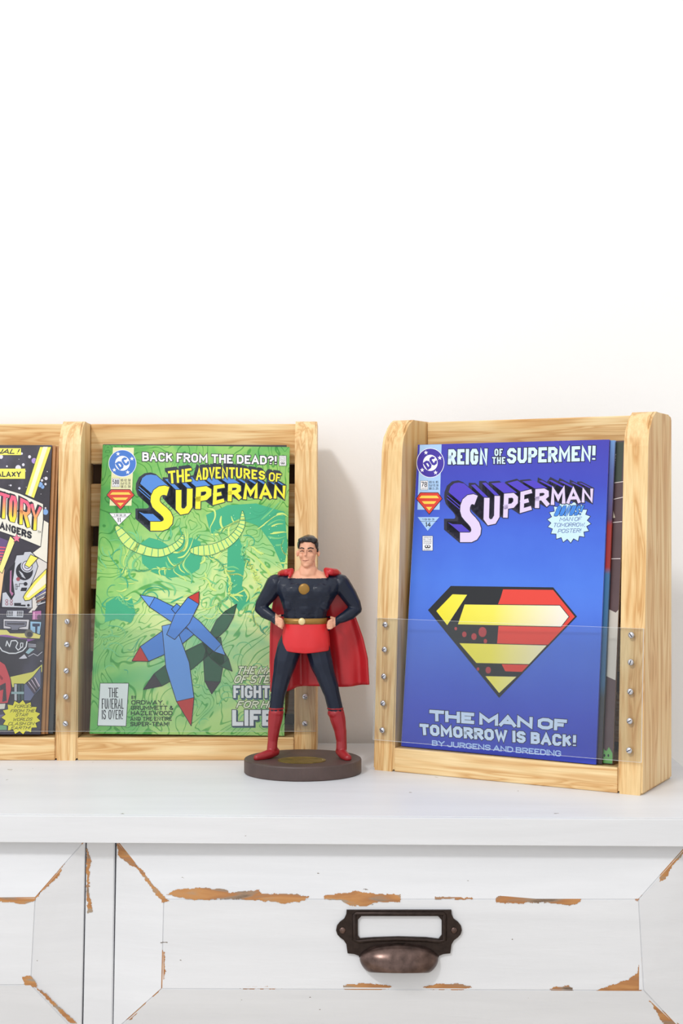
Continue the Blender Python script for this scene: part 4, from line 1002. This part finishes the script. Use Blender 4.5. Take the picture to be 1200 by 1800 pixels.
# ------------------------------------------------------------------ figurine (a plain caped hero, not a known character)
FD = 1.165                                     # depth of the figure's middle plane
BZ = 0.0117
fig = empty('figurine', Matrix.Translation((P(532, 0, FD).x, FD, 0)), 'painted figurine of a man in dark blue suit and red cape, hands on hips', 'figurine')
FO = Vector((P(532, 0, FD).x, FD, 0))
MM = 0.001
def FP(px, py, dy=0.0): p = P(px, py, FD); return Vector((p.x-FO.x, dy*MM, p.z))
PXM = FD/F
def ellipsoids(lst):
    bm = bmesh.new()
    for px, py, dy, rx, ry, rz in lst:
        M = Matrix.Translation(FP(px, py, dy)) @ Matrix.Diagonal((rx*PXM, ry*MM, rz*PXM, 1))
        bmesh.ops.create_icosphere(bm, subdivisions=2, radius=1.0, matrix=M)
    return bm
def limb(pts, step=2.5):
    """pts: (px, py, dy mm, r px) -> dense balls with a taper"""
    out = []
    for a, b_ in zip(pts[:-1], pts[1:]):
        d = math.hypot(b_[0]-a[0], b_[1]-a[1])+abs(b_[2]-a[2]); n = max(2, int(d/step))
        for k in range(n+1):
            t = k/n; s = t*t*(3-2*t)*0.5+t*0.5
            x, y, z = (a[i]+(b_[i]-a[i])*t for i in range(3)); r = a[3]+(b_[3]-a[3])*s
            out.append((x, y, z, r, r*PXM/MM, r))
    return out
def blob(name, lst, m, parent, voxel=0.0006, smooth=5, label=None, fn=None):
    tmp = obj('tmp', ellipsoids(lst), m)
    r = tmp.modifiers.new('r', 'REMESH'); r.mode = 'VOXEL'; r.voxel_size = voxel; r.use_smooth_shade = True
    if smooth: s = tmp.modifiers.new('s', 'SMOOTH'); s.iterations = smooth; s.factor = 0.6
    dg = bpy.context.evaluated_depsgraph_get(); dg.update()
    me = bpy.data.meshes.new_from_object(tmp.evaluated_get(dg)); me.name = name
    bpy.data.objects.remove(tmp)
    me.materials.clear()
    for k in (m if isinstance(m, (list, tuple)) else [m]): me.materials.append(k)
    if fn:
        for p in me.polygons: p.material_index = fn(p.center)
    for p in me.polygons: p.use_smooth = True
    o = bpy.data.objects.new(name, me); COL.objects.link(o); o.parent = parent
    if label: o['label'] = label
    return o
SUIT = mat('navy_paint', (13, 24, 44), rough=0.36, spec=0.4, mottling=0.12, scale=60)
SKIN = mat('skin_paint', (222, 164, 134), rough=0.45, mottling=0.04, scale=90)
REDP = mat('scarlet_paint', (205, 34, 40), rough=0.38, mottling=0.06, scale=50)
BOOT = mat('crimson_boot_paint', (150, 28, 36), rough=0.36, mottling=0.1, scale=60)
HAIR = mat('black_hair_paint', (26, 24, 28), rough=0.25)
LINE = mat('dark_feature_paint', (70, 44, 40), rough=0.5)
GOLDP = mat('old_gold_paint', (150, 112, 48), rough=0.35, metal=0.35)

torso = []
rows = [(1006, 541, 17, 6, 1), (1012, 541, 33, 7.5, 1), (1019, 542, 58, 10, 1), (1028, 542, 58, 12.5, 0), (1038, 541, 53, 13.5, -1), (1050, 540, 47, 13.5, -1),
        (1062, 538.5, 41.5, 12, 0), (1074, 537, 37, 10.8, 0), (1086, 536, 35.5, 10.5, 0), (1098, 536, 37, 11, 0), (1112, 537, 39.5, 12, 0), (1124, 537, 39, 12, 0), (1134, 537, 33, 11, 0), (1141, 537, 22, 9, 0)]
for (y0_, c0, w0, d0, o0), (y1_, c1, w1, d1, o1) in zip(rows[:-1], rows[1:]):
    for k in range(4):
        t = k/4; w_ = w0+(w1-w0)*t; y = y0_+(y1_-y0_)*t; rz = 7.5
        d_ = d0+(d1-d0)*t
        for f in (-0.55, 0, 0.55):        # three lobes keep the chest broad instead of egg-shaped
            torso.append((c0+(c1-c0)*t+f*w_, y, o0+(o1-o0)*t+abs(f)*1.5, w_*(1-abs(f)*0.88) if f else w_*0.8, d_*(0.92 if f else 1.0), rz))
torso += [(519, 1039, -8, 24, 6.2, 16), (562, 1039, -8, 24, 6.2, 16), (508, 1060, -3, 12, 8, 18), (569, 1060, -3, 12, 8, 18)]   # chest, flanks
torso += [(538, 1068, -5.5, 17, 6.5, 17)]       # stomach
arm_l = limb([(484, 1026, 1, 17), (473, 1044, 2, 15), (460, 1062, 3, 12), (457, 1070, 3, 10.5), (466, 1076, 0, 11.5), (476, 1082, -3, 9.5), (486, 1087, -5, 7.2)])
arm_r = limb([(598, 1026, 1, 17), (611, 1044, 2, 15), (622, 1062, 3, 12.5), (626, 1071, 3, 10.5), (616, 1078, 0, 11.5), (605, 1084, -3, 9.5), (594, 1089, -5, 7.2)])
def hand(cx, cy, s):
    """fist resting on the hip: back of the hand, four bent fingers and a thumb behind"""
    out = limb([(cx-s*6, cy-1, -6, 6.5), (cx, cy+1, -7.5, 8), (cx+s*4, cy+4, -8, 7)])
    for k, L_ in enumerate((7.5, 8.5, 8, 6.5)):
        y = cy-5+k*4.4
        out += limb([(cx+s*2, y, -11, 2.6), (cx+s*(2+L_*.6), y+2, -12, 2.4), (cx+s*(1+L_), y+4.5, -10.5, 2.1)], 1.5)
    out += limb([(cx-s*2, cy-6, -3, 2.9), (cx+s*4, cy-8, -1, 2.5), (cx+s*8, cy-8, 1, 2.2)], 1.5)
    return out
hands = hand(489, 1090, 1)+hand(585, 1093, -1)
leg_l = limb([(515, 1124, 1, 22), (508, 1140, 0, 22.5), (502, 1160, -1, 21), (496, 1185, -1, 17), (491, 1208, -2, 14.8), (489, 1218, -2, 13.2), (486, 1240, 0, 13), (484, 1262, 1, 12.6), (481, 1285, 1, 9.8), (479, 1303, 1, 8.2), (478, 1316, 0, 8.5)])
leg_r = limb([(557, 1124, 1, 22), (559, 1142, 0, 22), (564, 1162, -1, 21), (572, 1186, -1, 17.4), (580, 1208, -2, 15.8), (583, 1218, -2, 14.2), (588, 1240, 0, 14), (593, 1262, 1, 13.4), (598, 1285, 1, 10.2), (600, 1303, 1, 8.6), (600, 1316, 0, 9)])
neck = limb([(541, 986, 1, 13.5), (541, 1000, 1, 14.5), (541, 1009, 1, 19)])+[(524, 1010, 2, 16, 5, 6), (559, 1010, 2, 16, 5, 6)]
head = [(541, 964, 0.5, 17.3, 9.6, 21.5), (540.5, 978, -1.2, 15.3, 8.0, 15), (540, 988, -2.5, 11.5, 6.6, 9.5), (538.5, 993, -6.0, 6.5, 3.2, 4.6),
        (538.5, 965, -7.6, 11.5, 1.9, 2.1), (537.5, 970, -9.0, 1.9, 1.6, 6), (537.0, 975, -9.9, 2.5, 1.9, 2.4), (537, 983.5, -8.4, 5, 1.1, 1.2), (537, 986.5, -8.0, 4, 1.2, 1.2),
        (530, 976, -6.2, 5, 2.6, 5), (547, 976, -6.0, 5.4, 2.6, 5), (522.5, 973, 0.5, 2.5, 1.8, 6), (560, 973, 0.5, 2.5, 1.8, 6)]
zn = FP(0, 1016).z; zc_ = FP(0, 1060).z; xc0 = FP(541, 0).x
def body_mat(c):
    if c.z > zn-0.0: return 1 if abs(c.x-xc0) < 34*PXM or c.z > FP(0, 1004).z else 0
    for hx, s in ((489, 1), (585, -1)):
        p = FP(hx, 1090)
        if abs(c.z-p.z) < 14*PXM and (c.x-(p.x-s*4.5*PXM))*s > 0 and abs(c.x-p.x) < 16*PXM and c.y < -0.0065 and abs(c.x-FP(537, 0).x) > 33.5*PXM: return 1
        # the hand on the outer side of the waist, whatever its depth
        if abs(c.z-p.z) < 14*PXM and (c.x-(p.x-s*4.5*PXM))*s > 0 and (c.x-(p.x+s*5*PXM))*s < 0: return 1
    return 0
blob('body', torso+arm_l+arm_r+hands+leg_l+leg_r+neck+head, [SUIT, SKIN], fig, 0.00055, 3, 'figure in a dark blue suit', body_mat)
# boots
foot_l = limb([(483, 1322, 2, 8.5), (474, 1324, -3, 8.5), (463, 1326.5, -7, 8), (453, 1328.5, -10, 6.5)])
foot_r = limb([(598, 1321, 2, 9), (602, 1324, -3, 9), (607, 1327, -8, 8.2), (611, 1330, -12, 7)])
def cut_low(l): return [(x, min(y, 1335-rz), dy, rx, ry, rz) for x, y, dy, rx, ry, rz in l]
for leg, foot, edge in ((leg_l, foot_l, 1246), (leg_r, foot_r, 1246)):
    shaft = [(x, y, dy, rx+1.1, ry+0.5, rz) for x, y, dy, rx, ry, rz in leg if y > edge]
    cuff = [(x, y, dy, rx+1.8, ry+0.8, 3) for x, y, dy, rx, ry, rz in leg if edge-3 < y < edge+3][:1]
    o = blob('boot', [(x, max(y, edge+rz*0.5), dy, rx, ry, rz*0.8) for x, y, dy, rx, ry, rz in shaft]+cuff+cut_low(foot), BOOT, fig, 0.00055, 2, 'tall crimson boot')
    for vtx in o.data.vertices:
        if vtx.co.z < BZ+0.0001: vtx.co.z = BZ+0.0001
# short red tunic skirt with a level hem
def skirt():
    bm = bmesh.new(); rings = []; N = 64
    prof = [(1095, 38.2, 11.6), (1103, 39.5, 12.2), (1112, 41, 13.0), (1122, 42, 13.6), (1132, 42.6, 13.8), (1141, 42.2, 13.8), (1142.5, 41, 13.2), (1132, 40, 12.4)]
    for j, (y, hx, hy) in enumerate(prof):
        ring = []
        for k in range(N):
            a = k*2*PI/N; fl = 1+0.018*math.sin(a*9)*min(1, max(0, (j-1)/4))
            ex = 2.5; cx_, sx_ = math.cos(a), math.sin(a)
            r_ = (abs(cx_)**ex+abs(sx_)**ex)**(-1/ex)
            sag = 4*(1-abs(cx_))*(1 if j in (5, 6) else 0.6 if j in (4, 7) else 0)
            p = FP(537, y+sag); ring.append(bm.verts.new((p.x+hx*PXM*cx_*r_*fl, hy*MM*sx_*r_*fl, p.z)))
        rings.append(ring)
    for a, b_ in zip(rings[:-1], rings[1:]):
        for k in range(N): bm.faces.new([a[k], a[(k+1) % N], b_[(k+1) % N], b_[k]])
    obj('tunic_skirt', bm, REDP, fig, True)['label'] = 'short scarlet tunic skirt'
skirt()
def belt():
    bm = bmesh.new(); N = 64; rings = []
    for y, e in ((1085.5, 0), (1085.5, 1.0), (1095.5, 1.4), (1095.5, 0.2)):
        ring = []
        for k in range(N):
            a = k*2*PI/N; ex = 2.5; cx_, sx_ = math.cos(a), math.sin(a); r_ = (abs(cx_)**ex+abs(sx_)**ex)**(-1/ex)
            p = FP(536.5, y); ring.append(bm.verts.new((p.x+(37.3+e)*PXM*cx_*r_, (11.3+e*.5)*MM*sx_*r_, p.z)))
        rings.append(ring)
    for i in range(4):
        a, b_ = rings[i], rings[(i+1) % 4]
        for k in range(N): bm.faces.new([a[k], a[(k+1) % N], b_[(k+1) % N], b_[k]])
    obj('belt', bm, GOLDP, fig, True)['label'] = 'dull gold belt'
    bm = bmesh.new(); p = FP(531, 1090.5, -11.9); dome(bm, (p.x, p.y, p.z), 0.0030, 0.0014, n=20)
    obj('buckle', bm, mat('pale_gold', (226, 206, 150), rough=0.3, metal=0.3), fig, True)['label'] = 'round pale gold buckle'
belt()
# small plain round medallion on the chest
bm = bmesh.new(); p_ = FP(535, 1034, -14.6); dome(bm, (p_.x, p_.y+0.001, p_.z), 0.0046, 0.0013, n=28); obj('medallion', bm, GOLDP, fig, True)['label'] = 'plain round gold medallion'
# hair, brows, eyes, mouth
hair = [(542, 955, 2.2, 17.6, 9.4, 15.5), (541, 948.5, -1.5, 14.5, 7.5, 7.5), (530, 949.5, -4.5, 6.5, 3.8, 5), (551, 950, -3.6, 8, 4.4, 6), (556.5, 958, -0.8, 3.6, 5.2, 9), (558, 966, 0.4, 2.0, 3.2, 6), (525, 958, -0.4, 2.8, 5.0, 8), (543, 970, 6.0, 14, 4.6, 14), (540, 947.5, -5.5, 7, 2.6, 3.6)]
blob('hair', hair, HAIR, fig, 0.00045, 2, 'swept-back black hair')
def strip(name, pts, r, m):
    o_ = blob(name, limb([(x, y, d, r) for x, y, d in pts], 0.6), m, fig, 0.00018, 1)
strip('eyebrow', [(527.0, 963.5, -8.0), (531, 962.3, -9.2), (534.5, 963.6, -9.5)], 0.95, HAIR)
strip('eyebrow', [(541.5, 963.6, -9.5), (546, 962.2, -9.0), (551.0, 963.5, -7.6)], 0.95, HAIR)
for xs_ in ((527.8, 534.2), (541.8, 548.6)):
    strip('eye', [(xs_[0], 968.8, -8.0), ((xs_[0]+xs_[1])/2, 968.0, -8.8), (xs_[1], 968.8, -8.7 if xs_[0] < 540 else -7.8)], 0.75, LINE)
strip('mouth', [(531.5, 984.4, -8.0), (536.5, 985.2, -9.5), (543, 984.0, -8.2)], 0.55, mat('lip_paint', (150, 84, 74), rough=0.5))
# cape
def cape():
    bm = bmesh.new(); nu, nv = 60, 46; G = []
    L_ = [(490, 1010), (482, 1040), (476, 1075), (473, 1110), (472, 1160), (473, 1214)]
    R_ = [(594, 1008), (608, 1040), (624, 1085), (638, 1125), (646, 1160), (649, 1208)]
    for j in range(nv+1):
        t = j/nv; a, b_ = polyat(L_, t), polyat(R_, t); row = []
        for i in range(nu+1):
            u = i/nu; p = lerp(a, b_, u)
            y = p[1]+(4*math.sin(u*9+1)*t if j == nv else 0)*0.4+(6*(1-u)*t*(1 if u < .18 else max(0, 1-(u-.18)*12)))
            fold = math.sin(u*PI*7+0.6)*2.6*t**0.8+math.sin(u*PI*13+t*2)*0.9*t
            dy = 11+6*t+fold-4.5*(2*abs(u-.5))**2*(1-t)
            if t < 0.12: dy -= (0.12-t)/0.12*5*(2*abs(u-.5))
            row.append(bm.verts.new(FP(p[0], y, dy)))
        G.append(row)
    for j in range(nv):
        for i in range(nu): bm.faces.new([G[j][i], G[j][i+1], G[j+1][i+1], G[j+1][i]])
    o = obj('cape', bm, mat('cape_red_paint', (184, 30, 38), rough=0.36, mottling=0.08, scale=40), fig, True); o['label'] = 'long scarlet cape hanging behind the knees'
    md = o.modifiers.new('s', 'SOLIDIFY'); md.thickness = 0.0016; md.offset = 0
cape()
for s, pts in ((1, [(512, 1003, -1, 5.0), (504, 1006, -3, 6.5), (497, 1008, 3, 7), (492, 1010, 9, 6)]), (-1, [(573, 1002, -1, 5.0), (581, 1005, -3, 7), (589, 1007, 3, 7.5), (594, 1010, 9, 6)])):
    ex = [(pts[0][0]-s*2, 1012.0, -7.5, 3.0), pts[0]]
    blob('cape_collar', limb(pts, 1.5)+limb(ex, 1.5), MATS['cape_red_paint'], fig, 0.0005, 3)
# base
def fig_base():
    bm = bmesh.new(); N = 96; rings = []; rx, ry = 0.0480, 0.0425
    for s, z in ((0.985, 0), (1, 0.0008), (1, BZ-0.0012), (0.992, BZ-0.0004), (0.975, BZ), (0.0, BZ)):
        if s == 0.0: continue
        rings.append([bm.verts.new((rx*s*math.cos(k*2*PI/N), ry*s*math.sin(k*2*PI/N), z)) for k in range(N)])
    for a, b_ in zip(rings[:-1], rings[1:]):
        for k in range(N): bm.faces.new([a[k], a[(k+1) % N], b_[(k+1) % N], b_[k]])
    bm.faces.new(rings[0][::-1]); bm.faces.new(rings[-1])
    o = obj('base', bm, mat('umber_base_paint', (78, 62, 58), rough=0.5, mottling=0.16, scale=70, bump=0.2), fig); o['label'] = 'oval umber base'
    bm = bmesh.new(); rings = []
    for s, z in ((1, BZ), (1, BZ+0.0006), (0.9, BZ+0.0007), (0.86, BZ+0.0003)):
        rings.append([bm.verts.new((-0.0005+0.0195*s*math.cos(k*2*PI/48), -0.013+0.0150*s*math.sin(k*2*PI/48), z)) for k in range(48)])
    for a, b_ in zip(rings[:-1], rings[1:]):
        for k in range(48): bm.faces.new([a[k], a[(k+1) % 48], b_[(k+1) % 48], b_[k]])
    bm.faces.new(rings[-1])
    o = obj('plaque', bm, mat('aged_brass', (128, 108, 52), rough=0.4, metal=0.5, mottling=0.3, scale=200, bump=0.6), fig); o['label'] = 'oval aged brass plaque'
fig_base()
